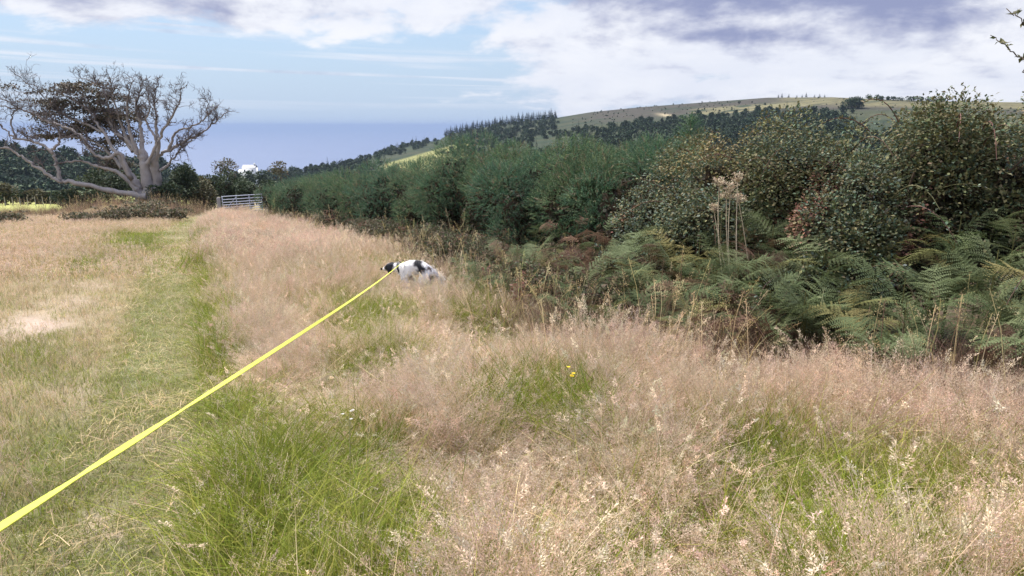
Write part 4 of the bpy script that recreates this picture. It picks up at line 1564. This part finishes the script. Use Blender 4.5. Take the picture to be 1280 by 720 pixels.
limb([(560, 400, -.2), (530, 300, -.3), (520, 220, -.4), (526, 150, -.5), (545, 100, -.5)], .17, .03, 12, 1.0, 2)
limb([(545, 390, .3), (470, 290, .6), (440, 200, .8), (418, 130, .9), (330, 88, 1.0)], .17, .03, 12, 1.1, 2)
limb([(510, 450, -.3), (420, 310, .2), (380, 240, .5), (330, 200, .7), (250, 150, .9)], .18, .03, 10, 1.2, 2)
limb([(500, 460, .3), (430, 380, .9), (350, 340, 1.2), (230, 330, 1.4), (120, 330, 1.5)], .16, .03, 8, 1.2, 2)
limb([(420, 310, .2), (330, 270, .8), (240, 230, 1.0), (160, 150, 1.2), (70, 80, 1.3)], .12, .02, 14, 1.5, 2)
limb([(520, 345, .3), (480, 230, .2), (460, 140, .1), (450, 90, 0)], .12, .02, 10, .9, 2)
limb([(655, 470, .1), (690, 440, .2), (725, 400, .3), (755, 365, .3), (800, 335, .3)], .13, .03, 10, 1.0, 2)
limb([(600, 440, -.4), (640, 350, -.7), (600, 270, -.8), (615, 200, -.9), (600, 130, -.9)], .14, .03, 12, .9, 2)

# leaves that are left: brown-green sprays in the left half of the crown
BROWNL = [(.10, .085, .062), (.13, .105, .075), (.075, .07, .05), (.15, .12, .09)]
for k_, (cx, cyy, w_, h_, dy, n) in enumerate(((300, 150, 185, 42, .6, 1500), (200, 195, 110, 42, .6, 900), (330, 215, 150, 50, .8, 1300), (440, 190, 85, 55, .5, 900), (250, 262, 120, 40, .9, 800),
                                               (340, 290, 120, 45, .8, 900), (170, 322, 85, 22, 1.2, 450), (290, 335, 110, 30, 1.1, 600), (430, 340, 95, 75, 1.2, 1100), (480, 235, 60, 55, .2, 600), (555, 250, 55, 38, .2, 500), (500, 330, 70, 40, .3, 500), (420, 260, 90, 50, .4, 800), (480, 430, 90, 80, 1.6, 900), (395, 130, 80, 30, .5, 400))):
    g = np.random.default_rng(600 + k_)
    c = tp(cx, cyy, dy + .9) - TB
    sx, sz = w_ / 3.2735 * .0504, h_ / 3.2735 * .0504
    n = int(n * 1.15)
    kk = max(6, n // 80)                                   # flat sprays inside the patch
    sc_ = np.stack([g.normal(0, .45, kk) * sx, g.normal(0, .5, kk) * .8, g.normal(0, .48, kk) * sz], -1)
    idx = g.integers(0, kk, n)
    P = c + sc_[idx] + g.normal(0, 1, (n, 3)) * (.34, .34, .09)
    G = Geo()
    G.scatter(LEAF2, LEAF2_F, P, frames(g.normal(0, .6, (n, 3)) + (-.3, 0, 0), g.uniform(-1, 1, n)), g.uniform(.10, .20, n), pal(n, BROWNL, .2, g))
    link('foliage', G.mesh('tree_foliage'), M_FARLEAF, tree)

# ------------------------------------------------------------------ shrubs and trees around the old tree and the gate
DKG = [(.050, .075, .040), (.065, .09, .048), (.04, .06, .035), (.08, .10, .055)]
OLV = [(.11, .105, .055), (.13, .12, .065), (.09, .09, .05), (.15, .13, .075)]


def far_bush(name, u_, vtop, w_px, dist, cols, lab, cat, n=2600, seed=1, trunk=0.0, leaf=.17, depth=1.0, lumps=12, group=None, inner=500, cr=.42):
    p = along(u_, 240, dist)
    z = gz(p[0], p[1])
    ztop = skyline_z(u_, vtop, dist)
    rx = w_px / 2 * dist / F
    return leafy_bush(name, (p[0], p[1], z), rx, rx * depth, max(ztop - z, .5), n, seed, cols, lab, cat, leaf=leaf, far=True, trunk=trunk, lumps=lumps, group=group, inner=inner, cr=cr)


far_bush('holly_tree', 226, 203, 44, 49, DKG, 'dark evergreen tree just right of the old tree trunk', 'tree', 3200, 701)
far_bush('holly_tree', 268, 207, 46, 54, DKG, 'dark green round tree behind the gate post', 'tree', 3400, 702)
far_bush('olive_bush', 250, 224, 44, 50, OLV, 'olive brown bush left of the gate', 'bush', 2800, 703)
far_bush('thin_tree', 285, 190, 38, 60, [(.12, .10, .07), (.10, .11, .06)], 'thin feathery tree standing above the bushes, left of the white house', 'tree', 800, 704, trunk=2.0, lumps=14, inner=0, leaf=.19, cr=.34)
far_bush('dark_bush', 297, 224, 64, 60, DKG, 'broad dark bush directly behind the bars of the gate', 'bush', 3000, 711)
far_bush('dark_bush', 284, 210, 34, 57, DKG, 'dark bush below the thin feathery tree', 'bush', 2600, 712)
far_bush('dark_bush', 309, 216, 40, 56, DKG, 'dark green bush behind the gate, below the white house', 'bush', 2600, 705)
far_bush('thin_tree', 352, 196, 26, 52, OLV, 'sparse twiggy bush top over the hedge right of the gate', 'tree', 380, 706, trunk=2.2, lumps=8, inner=0, leaf=.17, cr=.34)
far_bush('dark_bush', 336, 216, 34, 50, DKG, 'dark bush at the right end of the gate', 'bush', 2600, 707)
far_bush('holly_tree', 145, 206, 80, 54, DKG, 'wide dark thicket behind the low limbs of the old tree', 'tree', 4200, 708)
far_bush('dark_bush', 100, 232, 60, 52, DKG, 'dark bush behind the left part of the bank, under the low limbs', 'bush', 3000, 709)
far_bush('dark_bush', 205, 228, 40, 47, DKG, 'dark bush at the right foot of the old tree', 'bush', 2400, 710)
for k_, (u_, vt, w_, dd_, cols, lab) in enumerate(((6, 226, 26, 96, OLV, 'brown-green bush at the far left end of the distant hedgerow'), (26, 237, 22, 98, DKG, 'small dark bush second from the left in the distant hedgerow'),
                                                  (45, 237, 28, 98, OLV, 'wide brown bush in the middle of the distant hedgerow'), (66, 239, 22, 98, DKG, 'small dark bush right of the middle of the distant hedgerow'), (84, 236, 24, 98, OLV, 'bush at the right end of the distant hedgerow beside the low limb'),
                                                  (-30, 232, 60, 97, DKG, 'bush of the distant hedgerow outside the left edge'))):
    far_bush('hedgerow_bush', u_, vt, w_, dd_, cols, lab, 'bush', 1500, 720 + k_, leaf=.3, group='bushes of the far hedgerow', inner=300)
# brambles on the bank
for k_, (u_, v_, d_, r_, h_, lab) in enumerate(((185, 262, 40.6, 1.8, 1.25, 'dark bramble on top of the bank at the foot of the old tree'), (100, 262, 40.0, 1.1, .6, 'low green bramble on the left part of the bank'),
                                            (3, 272, 39.4, 1.1, .7, 'low dark bramble at the far edge of the field by the left edge'), (214, 264, 39.6, 1.3, .85, 'brown bramble on the right end of the bank'), (150, 264, 39.6, 1.6, .95, 'brown bramble in the middle of the bank'))):
    p = along(u_, v_, d_)
    leafy_bush('bank_bramble', ground_pt(p[:2], -.1), r_, r_ * .8, h_, 1100, 740 + k_, [(.15, .125, .08), (.11, .11, .06), (.19, .15, .105), (.09, .10, .055)], lab, 'bramble', leaf=.12, far=True, lumps=14, cr=.32, canes=5, inner=200, group='brambles on the bank')

# ------------------------------------------------------------------ gate and posts
GD = 47.0
ga, gbp = along(277, 264, GD), along(331, 264, GD + .8)
ga[2], gbp[2] = gz(ga[0], ga[1]), gz(gbp[0], gbp[1])
gate_len = float(np.linalg.norm((gbp - ga)[:2]))
gate = tag(empty('field_gate', ga, math.atan2(gbp[1] - ga[1], gbp[0] - ga[0])), 'galvanised metal field gate with seven bars at the end of the path', 'gate')
for k_, zz in enumerate((.22, .37, .52, .68, .84, 1.02, 1.22)):
    G = Geo(); G.tube([(.12, 0, zz), (gate_len - .1, 0, zz)], (.024, .024), 8, (.5, .5, .5))
    link('rail', G.mesh('gate_rail', True), M_GATE, gate)
for xx in (.12, gate_len * .36, gate_len * .66, gate_len - .1):
    G = Geo(); G.box((xx, .03, .72), (.05, .022, 1.06), (.5, .5, .5))
    link('upright', G.mesh('gate_upright'), M_GATE, gate)
G = Geo(); G.tube([(.14, -.035, .26), (gate_len * .36, -.035, 1.18)], (.018, .018), 6, (.5, .5, .5))
link('brace', G.mesh('gate_brace', True), M_GATE, gate)
for k_, (xx, lab) in enumerate(((-.12, 'grey wooden hanging post at the left end of the metal gate'), (gate_len + .12, 'grey wooden post at the right end of the metal gate, in the hedge'))):
    a = gate.rotation_euler[2]
    pp = (ga[0] + math.cos(a) * xx, ga[1] + math.sin(a) * xx)
    G = Geo()
    G.tube([(0, 0, -.3), (0, 0, 1.1), (0, 0, 1.16), (0, 0, 1.18)], (.115, .11, .09, .01), 10, (.5, .5, .5))
    o = tag(link('gate_post', G.mesh('gate_post', True), M_POST, None, ground_pt(pp)), lab, 'post', 'gate posts')
# stakes of the far fence by the bright field
for k_ in range(9):
    p = along(4 + k_ * 9.5, 240, 88 + .4 * k_)
    G = Geo(); G.tube([(0, 0, -.2), (0, 0, .95)], (.04, .035), 6, (.5, .5, .5))
    tag(link('fence_stake', G.mesh('fence_stake'), M_POST, None, ground_pt(p[:2])), 'thin fence stake along the far side of the bright field at the left', 'stake', 'fence stakes by the bright field')

# ------------------------------------------------------------------ white house beyond the trees
hp = along(313, 219, 290.0)
house = tag(empty('white_house', (hp[0], hp[1], hp[2] - .5), .12), 'white house with a chimney showing over the trees behind the gate', 'house')
G = Geo(); G.box((0, 0, -3.4), (7.6, 6.0, 17.4), (.8, .8, .8)); G.box((-3.4 - 1.2, .2, -4.0), (3.2, 4.6, 16.2), (.8, .8, .8))
link('wall', G.mesh('house_wall'), M_RENDER, house)
G = Geo()
V_ = [(-3.9, -3.1, 5.28), (3.9, -3.1, 5.28), (3.9, 3.1, 5.28), (-3.9, 3.1, 5.28), (-3.9, 0, 6.9), (3.9, 0, 6.9)]
G.add(V_, [(0, 1, 5, 4), (2, 3, 4, 5)], (.5, .5, .5)); G.add(V_, [(0, 4, 3), (1, 2, 5)], (.5, .5, .5))
rf = link('roof', G.mesh('house_roof'), M_SLATE, house)
G = Geo(); G.box((2.9, 0, 7.1), (.9, .7, 1.5), (.5, .5, .5)); link('chimney', G.mesh('house_chimney'), M_RENDER, rf)
for xx, zz_ in ((-2.3, 3.6), (2.2, 3.6), (-2.3, 0.6), (2.2, 0.6)):
    G = Geo(); G.box((xx, -3.02, zz_), (.8, .1, 1.3), (.1, .1, .1)); link('window', G.mesh('house_window'), M_GLASS, house)
house.scale = (.66, .66, .66)
for k_, (u_, vt, w_, d_, lab) in enumerate(((296, 213, 22, 276, 'round dark tree at the left foot of the white house'), (312, 215, 20, 272, 'low dark tree hiding the foot of the white house'), (329, 212, 22, 280, 'round dark tree at the right foot of the white house'))):
    far_bush('house_tree', u_, vt, w_, d_, DKG, lab, 'tree', 900, 760 + k_, leaf=.8, inner=200)


# ------------------------------------------------------------------ trees on the far hill
def surf_z(P, x, y):
    d = (P[:, 0] - x) ** 2 + (P[:, 1] - y) ** 2
    return float(P[np.argmin(d), 2])


def cone_tree(g, h, r):
    """a conifer: whorls of drooping branch faces"""
    G = Geo()
    n = 150
    t = g.uniform(.12, 1, n) ** .85
    a = g.uniform(0, 2 * PI, n)
    L = r * (1.03 - t) * g.uniform(.65, 1.15, n)
    P = np.stack([np.zeros(n), np.zeros(n), t * h], -1)
    D = np.stack([np.cos(a), np.sin(a), g.uniform(-.35, .1, n)], -1)
    S = np.stack([L * .75 + .25, L + .3, L + .3], -1)
    G.scatter(LEAF2, LEAF2_F, P, frames(D, g.uniform(-.3, .3, n)), S, pal(n, [(.030, .048, .032), (.04, .06, .04)], .15, g))
    crown = G.mesh('conifer_crown')
    G = Geo(); G.tube([(0, 0, -1), (0, 0, h * .9)], (.28, .06), 5, (.09, .07, .06))
    return crown, G.mesh('conifer_trunk')


CONI = [cone_tree(np.random.default_rng(820 + k_), 13.0, 3.9) for k_ in range(4)]
for a_, b_ in CONI:
    a_.materials.append(M_FARLEAF); b_.materials.append(M_FARLEAF)
gc = random.Random(9)


def conifer(u_, R, s, lab, group, P=HILL_P):
    d = ray(u_, 157); l = math.hypot(d[0], d[1])
    x_, y_ = d[0] / l * R, d[1] / l * R
    root = tag(empty('conifer', (x_, y_, surf_z(P, x_, y_) - .6), gc.uniform(0, 6)), lab, 'conifer', group)
    root.scale = (s * gc.uniform(.85, 1.25), s * gc.uniform(.85, 1.25), s)
    a_, b_ = CONI[gc.randrange(4)]
    link('crown', a_, None, root); link('trunk', b_, None, root)


RX = [p[0] for p in PROF]
for k_ in range(62):
    u_ = 556 + k_ * 2.28 + gc.uniform(-.8, .8)
    R = np.interp(u_, RX, [p[2] for p in PROF]) - gc.uniform(0, 25)
    conifer(u_, R, gc.uniform(.6, .98), 'conifer at the seaward left end of the ridge plantation' if k_ == 0 else 'conifer at the right end of the ridge plantation, beside the open hill' if k_ == 61 else 'dark conifer in the plantation along the ridge above the sea', 'conifers along the ridge')
for k_ in range(9):
    u_ = 968 + k_ * 7.6 + gc.uniform(-2, 2)
    R = np.interp(u_, RX, [p[2] for p in PROF]) - 3
    conifer(u_, R, gc.uniform(.25, .42), 'tiny windswept tree on the grassy top of the hill', 'tiny trees on the hilltop')

p_ = along(1066, 124, 600.0)
zz = surf_z(HILL_P, p_[0], p_[1])
leafy_bush('lone_tree', (p_[0], p_[1], zz - 1.0), 9.6, 9, 11.5, 2400, 851, DKG, 'big round lone tree on the skyline of the hill', 'tree', leaf=1.3, far=True, lumps=14, inner=500)
for k_ in range(12):
    u_ = 1086 + k_ * 8.2 + gc.uniform(-2, 2)
    p_ = along(u_, 127, np.interp(u_, RX, [p[2] for p in PROF]) - 8)
    leafy_bush('ridge_bush', (p_[0], p_[1], surf_z(HILL_P, p_[0], p_[1]) - .5), gc.uniform(2.2, 4.5), 3, gc.uniform(3, 5.2), 160, 860 + k_, DKG, 'dark windswept bush on the skyline right of the lone round tree', 'bush', leaf=1.2, far=True, lumps=6, inner=60, group='bushes on the skyline')

# far woods read as one mass
def wood_blob(G, g):
    P, N = clump_cloud(260, 3.6, 3.6, 7.5, 9, g, cr=.46)
    G.scatter(LEAF2, LEAF2_F, P, frames(N * .5 + g.normal(0, .5, (len(P), 3)), g.uniform(-1, 1, len(P))), g.uniform(1.1, 1.9, len(P)), pal(len(P), [(.055, .078, .045), (.072, .095, .052), (.045, .066, .042)], .18, g))


def wood_cone(G, g):
    n = 110
    t = g.uniform(.1, 1, n) ** .85; a = g.uniform(0, 2 * PI, n)
    L = 2.5 * (1.03 - t) * g.uniform(.65, 1.15, n)
    G.scatter(LEAF2, LEAF2_F, np.stack([t * 0, t * 0, t * 11], -1), frames(np.stack([np.cos(a), np.sin(a), g.uniform(-.35, .1, n)], -1)), np.stack([L * .75 + .3, L + .3, L + .3], -1), pal(n, [(.035, .052, .036), (.045, .065, .042)], .15, g))


clumps('wood_tree', [wood_blob, wood_blob, wood_blob, wood_cone, wood_cone], M_FARWOOD)


def wood(name, P, want, lab, seed, sc=(.5, 1.0), cone=.3):
    """instanced trees on the vertices of a hill sheet chosen by want(u, v)"""
    g = np.random.default_rng(seed)
    u, v = project(P)
    pr = want(u, v)
    k = g.uniform(0, 1, len(P)) < pr
    Q = P[k] + np.stack([g.uniform(-2, 2, k.sum()), g.uniform(-2, 2, k.sum()), np.full(k.sum(), -.6)], -1)
    n = len(Q)
    kind = np.where(g.uniform(0, 1, n) < cone, g.choice([3, 4], n), g.choice([0, 1, 2], n))
    s = g.uniform(*sc, n)
    tt = np.repeat(g.uniform(.75, 1.3, (n, 1)), 3, 1)
    tag(gn_scatter(name, Q, g.uniform(0, 2 * PI, n), np.zeros((n, 2)), np.stack([s, s, s * g.uniform(.8, 1.2, n)], -1), kind, tt, clump_sets['wood_tree']), lab, 'wood', kind='stuff')



def want_hill(u, v):
    sky_v = np.interp(u, RX, [p[1] for p in PROF])
    dv = v - sky_v
    n = fbm(u * .02, v * .09, 301)
    plant = sstep(u, 790, 830) * (1 - sstep(u, 1040, 1070)) * sstep(dv, 17, 22) * .17
    scat = sstep(u, 540, 580) * (1 - sstep(u, 1000, 1050)) * sstep(dv, 16, 24) * sstep(n, .32, .48) * .20
    low = sstep(u, 540, 600) * sstep(dv, 38, 45) * .10
    edge = sstep(u, 556, 566) * (1 - sstep(u, 690, 700)) * sstep(dv, 0.5, 3) * (1 - sstep(dv, 14, 26)) * .25
    coast = (1 - sstep(u, 540, 556)) * (sstep(v - (207 - (u - 470) * 0.28), -2.5, -8) + (1 - sstep(u, 455, 480))) * .22
    coast = np.clip(coast, 0, .22) * (u > 300)
    r = (v > 60) & (v < 235) & (u < 1330)
    return np.clip(plant + scat + low + edge + coast, 0, .35) * r


wood('hill_wood', HILL_P, want_hill, 'dark far-off woods and scrub on the slope of the hill', 31, (.42, .85))
wood('hill_scrub', HILL_P, lambda u, v: .16 * sstep(u, 690, 760) * (u < 1330) * sstep(fbm(u * .03, v * .2, 305), .36, .55) * (v > 60) * (v < 200) * (1 - .8 * sstep(u, 955, 1000)), 'low dark heather and gorse scrub dotted over the upper hill', 33, (.10, .26), 0)
wood('headland_wood', HEAD_P, lambda u, v: .55 * (u > -120) * (u < 275) * (v < 262), 'dark wooded slope of the headland behind the old tree', 32, (.7, 1.15), .15)

# ------------------------------------------------------------------ dog
DOGP = along(520, 362, 9.7)
DOG_Z = gz(DOGP[0], DOGP[1])


def skin_mesh(name, verts, edges, radii, sub=2, root=0):
    me = bpy.data.meshes.new(name)
    me.from_pydata([tuple(v) for v in verts], edges, [])
    ob = bpy.data.objects.new(name, me)
    COL.objects.link(ob)
    sk = ob.modifiers.new('skin', 'SKIN')
    sk.use_smooth_shade = True
    for i, sv in enumerate(me.skin_vertices[0].data):
        r = radii[i]
        sv.radius = r if isinstance(r, tuple) else (r, r)
        sv.use_root = (i == root)
    ss = ob.modifiers.new('sub', 'SUBSURF')
    ss.levels = ss.render_levels = sub
    bpy.context.view_layer.update()
    ev = ob.evaluated_get(bpy.context.evaluated_depsgraph_get())
    out = bpy.data.meshes.new_from_object(ev)
    bpy.data.objects.remove(ob)
    bpy.data.meshes.remove(me)
    out.name = name
    return out


# local axes: +x towards the nose, z up; feet at z = 0
DV, DE, DR = [], [], []


def chain(pts, rads, parent=None):
    ids = []
    for p, r in zip(pts, rads):
        DV.append(p); DR.append(r); ids.append(len(DV) - 1)
        if len(ids) > 1: DE.append((ids[-2], ids[-1]))
        elif parent is not None: DE.append((parent, ids[0]))
    return ids


body = chain([(-.19, 0, .475), (-.09, 0, .52), (.03, 0, .51), (.14, 0, .455)], [.098, .105, .115, .122])
chain([(-.245, 0, .43)], [.075], body[0])
neck = chain([(.235, 0, .465), (.305, 0, .475)], [.088, .070], body[3])
head = chain([(.365, 0, .495), (.415, 0, .485), (.47, 0, .455), (.515, 0, .44)], [.074, .066, .040, .030], neck[-1])
for sy in (-1, 1):
    chain([(.13, .085 * sy, .37), (.105, .09 * sy, .24), (.125, .088 * sy, .11), (.13, .088 * sy, .035), (.165, .088 * sy, .022)], [.062, .042, .030, .030, .026], body[3])
    dx = .05 * sy
    chain([(-.20, .085 * sy, .37), (-.13 + dx, .10 * sy, .25), (-.25 + dx, .095 * sy, .14), (-.22 + dx, .095 * sy, .035), (-.18 + dx, .095 * sy, .022)], [.088, .062, .034, .030, .027], body[0])
chain([(-.33, .0, .42), (-.40, .02, .34), (-.44, .02, .25)], [.026, .022, .014], len(DV) * 0 + 4)
dme = skin_mesh('dog_body', DV, DE, DR, 2, 0)
n = len(dme.vertices)
co = np.zeros(n * 3, np.float32); dme.vertices.foreach_get('co', co); co = co.reshape(-1, 3)
gd = np.random.default_rng(50)
# coat ripples
nr = np.zeros(n * 3, np.float32); dme.vertices.foreach_get('normal', nr); nr = nr.reshape(-1, 3)
co = co + nr * (.006 * (vnoise(co[:, 0] * 60 + co[:, 1] * 40, co[:, 2] * 45, 5) - .5))[:, None]
dme.vertices.foreach_set('co', co.ravel())
WHITE, BLACK = np.array((.74, .72, .71)), np.array((.022, .022, .026))


def dog_colour(co):
    c = np.tile(WHITE, (len(co), 1))
    wob = (fbm(co[:, 0] * 18 + 3, co[:, 2] * 18 + co[:, 1] * 9, 77) - .5) * .07
    spots = [((.40, .075, .50), .085), ((.40, -.075, .50), .085), ((.36, 0, .57), .045), ((-.06, .05, .60), .075), ((-.17, -.09, .52), .065), ((-.15, .10, .50), .07), ((-.235, .04, .50), .045)]
    for p, r in spots:
        d = np.linalg.norm(co - np.array(p), axis=1) + wob
        f = 1 - sstep(d, r * .85, r * 1.05)
        c = mixc(c, BLACK, f)
    fl = vnoise(co[:, 0] * 70, co[:, 2] * 70 + co[:, 1] * 50, 9) > .86       # ticking
    c[fl & (co[:, 0] < .2)] *= .55
    return c


at_ = dme.attributes.new('Col', 'FLOAT_COLOR', 'POINT')
at_.data.foreach_set('color', np.hstack([dog_colour(co), np.ones((n, 1))]).astype(np.float32).ravel())
M_FUR = leaf_mat('dog_fur', 0.0, .8, .15, var=.08, scale=30)
dog = tag(empty('dog', (DOGP[0], DOGP[1], DOG_Z), PI - .30), 'white and black spaniel standing in the tall dry grass on a yellow lead', 'dog')
link('body', dme, M_FUR, dog)
# longer coat on chest, belly, thighs and tail
G = Geo()
idx = gd.choice(n, 2600)
k = (co[idx, 2] < .60) & (co[idx, 0] < .30) & (co[idx, 2] > .05)
idx = idx[k]
D = nr[idx] * .45 + np.array((-.55, 0, -.55)) + gd.normal(0, .2, (len(idx), 3))
hl = np.where((co[idx, 2] < .44) | (co[idx, 0] < -.3), .055, .028)
TUFT = np.array([(-.5, 0, 0), (.5, 0, 0), (0, 1, .05)], float)
G.scatter(TUFT, [(0, 1, 2)], co[idx], frames(D), np.stack([np.full(len(idx), .010), hl * gd.uniform(.6, 1.2, len(idx)), np.ones(len(idx))], -1), dog_colour(co[idx]))
link('coat', G.mesh('dog_coat'), M_FUR, dog)
for sy in (-1, 1):
    # drooping ears
    t = np.linspace(0, 1, 6)
    G = Geo()
    wv = .075 * np.sin(PI * np.clip(t * .8 + .2, 0, 1)) ** .6
    cx = np.stack([.372 - .012 * t, sy * (.062 + .028 * np.sin(t * 2.4)), .53 - .135 * t], -1)
    Vv = np.concatenate([np.stack([cx + (w, 0, 0) * 1 for w in (0,)], 0)[0] + np.stack([wv * .5, t * 0, t * 0], -1), cx - np.stack([wv * .5, t * 0, t * 0], -1)])
    Vo = Vv + (0, sy * .010, 0)
    m6 = 6
    f = [(i_, i_ + 1, m6 + i_ + 1, m6 + i_) for i_ in range(5)]
    G.add(Vv, f, BLACK); G.add(Vo, f, BLACK)
    G.add(np.concatenate([Vv, Vo]), [(i_, i_ + 1, 12 + i_ + 1, 12 + i_) for i_ in range(5)] + [(6 + i_, 6 + i_ + 1, 18 + i_ + 1, 18 + i_) for i_ in range(5)] + [(5, 11, 23, 17)], BLACK)
    link('ear', G.mesh('dog_ear', True), M_FUR, dog)
    G = Geo()
    th = np.linspace(0, PI, 5)
    G.tube([(.437 + .009 * math.cos(a), sy * .050, .505 + 0 * a) for a in th], [.002, .008, .009, .008, .002], 6, (.015, .010, .008))
    link('eye', G.mesh('dog_eye', True), M_FUR, dog)
G = Geo(); G.tube([(.530, 0, .444), (.540, 0, .445), (.549, 0, .444), (.553, 0, .443)], [.012, .019, .016, .004], 8, (.015, .013, .013))
link('nose', G.mesh('dog_nose', True), M_FUR, dog)
# black collar harness
M_WEB = solid_mat('black_webbing', (.03, .03, .035), .6, .3)
G = Geo()
a = np.linspace(0, 2 * PI, 25)
ring_c, ring_r = np.array((.225, 0, .470)), .098
tilt_c = np.array((.35, 0, .94)) / np.linalg.norm((.35, 0, .94))
P_ = ring_c + np.outer(np.cos(a), tilt_c) * ring_r + np.outer(np.sin(a), (0, 1, 0)) * ring_r
ax_ = np.cross(tilt_c, (0, 1, 0)) * .014
V_ = np.concatenate([P_ - ax_, P_ + ax_])
G.add(V_, [(i_, i_ + 1, 25 + i_ + 1, 25 + i_) for i_ in range(24)], (.03, .03, .03))
V2 = ring_c + (V_ - ring_c) * 1.03
G.add(V2, [(i_, i_ + 1, 25 + i_ + 1, 25 + i_) for i_ in range(24)], (.03, .03, .03))
tag(link('harness', G.mesh('dog_harness', True), M_WEB, None), 'black collar harness round the neck of the dog', 'harness')
har = bpy.data.objects['harness']
har.location = dog.location; har.rotation_euler = dog.rotation_euler
bpy.context.view_layer.update()

# ------------------------------------------------------------------ yellow lead
Mw = dog.matrix_basis.copy()
clip = np.array(Mw @ Vector((.19, -.02, .575)))
cl_u, cl_v = project(clip[None])
hand = along(-70, 704, .93)
n = 220
s = np.linspace(0, 1, n)
cen = hand[None] * (1 - s[:, None]) + clip[None] * s[:, None]
cen[:, 2] -= .03 * np.sin(s * PI)
# keep the near part where the photo shows it, the sag falls mostly beyond
tg = np.gradient(cen, axis=0); tg /= np.linalg.norm(tg, axis=1)[:, None]
vd = cen - CAM; vd /= np.linalg.norm(vd, axis=1)[:, None]
B = vd - tg * (vd * tg).sum(1)[:, None]; B /= np.linalg.norm(B, axis=1)[:, None]
A = np.cross(tg, B)
uu, _ = project(cen)
KU = [-80, 0, 60, 97, 130, 160, 205, 228, 255, 300, 400, 460, 505]
KA = [35, 42, 54, 74, 50, 38, 58, 74, 55, 40, 20, 40, 75]       # degrees of twist along the tape
ang = np.radians(np.interp(uu, KU, KA))
Wd = A * np.cos(ang)[:, None] + B * np.sin(ang)[:, None]
Nn = np.cross(Wd, tg)
hw, ht = .0066, .0008
cross = [(-1, -1), (-.82, -1), (-.6, -1), (.6, -1), (.82, -1), (1, -1), (1, 1), (.82, 1), (.6, 1), (-.6, 1), (-.82, 1), (-1, 1)]
dens = 4                                        # woven ridges across the tape
s2 = np.linspace(0, 1, n * dens)
cen, Wd, Nn = [np.stack([np.interp(s2, s, q_[:, j]) for j in range(3)], -1) for q_ in (cen, Wd, Nn)]
n = n * dens
rib = 1 + .35 * (np.arange(n) % 2)
ringv = np.stack([cen + Wd * hw * a_ + Nn * (ht * b_ * rib)[:, None] for a_, b_ in cross], 1)
Vl = ringv.reshape(-1, 3)
m12 = len(cross)
i, j = np.meshgrid(np.arange(n - 1), np.arange(m12), indexing='ij')
ql = np.stack([i * m12 + j, i * m12 + (j + 1) % m12, (i + 1) * m12 + (j + 1) % m12, (i + 1) * m12 + j], -1).reshape(-1, 4)
lc = np.tile(np.array([(.60, .63, .09) if abs(a_) in (1, .6) else (.42, .46, .07) for a_, b_ in cross]), (n, 1))      # darker stitched lines near both edges
lc = lc * (.9 + .2 * rng.random((n, 1))).repeat(m12, 0)
M_LEAD = solid_mat('yellow_webbing', (.64, .67, .09), .7, .15, var=.06, scale=60, bump=.15, bscale=300, attr=True)
lead = tag(empty('dog_lead', tuple(clip)), 'long flat yellow dog lead stretched tight from the lower left to the dog', 'lead')
link('strap', mesh_np('lead_strap', Vl - clip, [ql], {'Col': lc}), M_LEAD, lead)
G = Geo()
G.tube([(0, 0, .015), (.012, 0, .005), (.012, 0, -.02), (0, 0, -.03), (-.012, 0, -.02), (-.012, 0, .005), (0, 0, .015)], [.003] * 7, 6, (.1, .1, .1))
link('hook', G.mesh('lead_hook', True), M_WEB, lead)

# ------------------------------------------------------------------ haze
HZ0, HZ1, HX = -183.0, 44.0, 46000.0
V_ = [(sx * HX, sy * HX, z_) for sx in (-1, 1) for sy in (-1, 1) for z_ in (HZ0, HZ1)]
hm = mesh_np('haze', V_, [np.array([(0, 1, 3, 2), (4, 6, 7, 5), (0, 4, 5, 1), (2, 3, 7, 6), (0, 2, 6, 4), (1, 5, 7, 3)])])
m = bpy.data.materials.new('haze'); m.use_nodes = True
t = NT(m.node_tree)
pv = t.n('ShaderNodeVolumePrincipled')
pv.inputs['Color'].default_value = (.28, .355, .49, 1)
pv.inputs['Density'].default_value = 0.00013
pv.inputs['Anisotropy'].default_value = 0.2
o = t.n('ShaderNodeOutputMaterial')
t.put(o.inputs['Volume'], pv.outputs[0])
tag(link('haze', hm, m), 'thin bluish sea haze over the whole view', 'haze', kind='stuff')
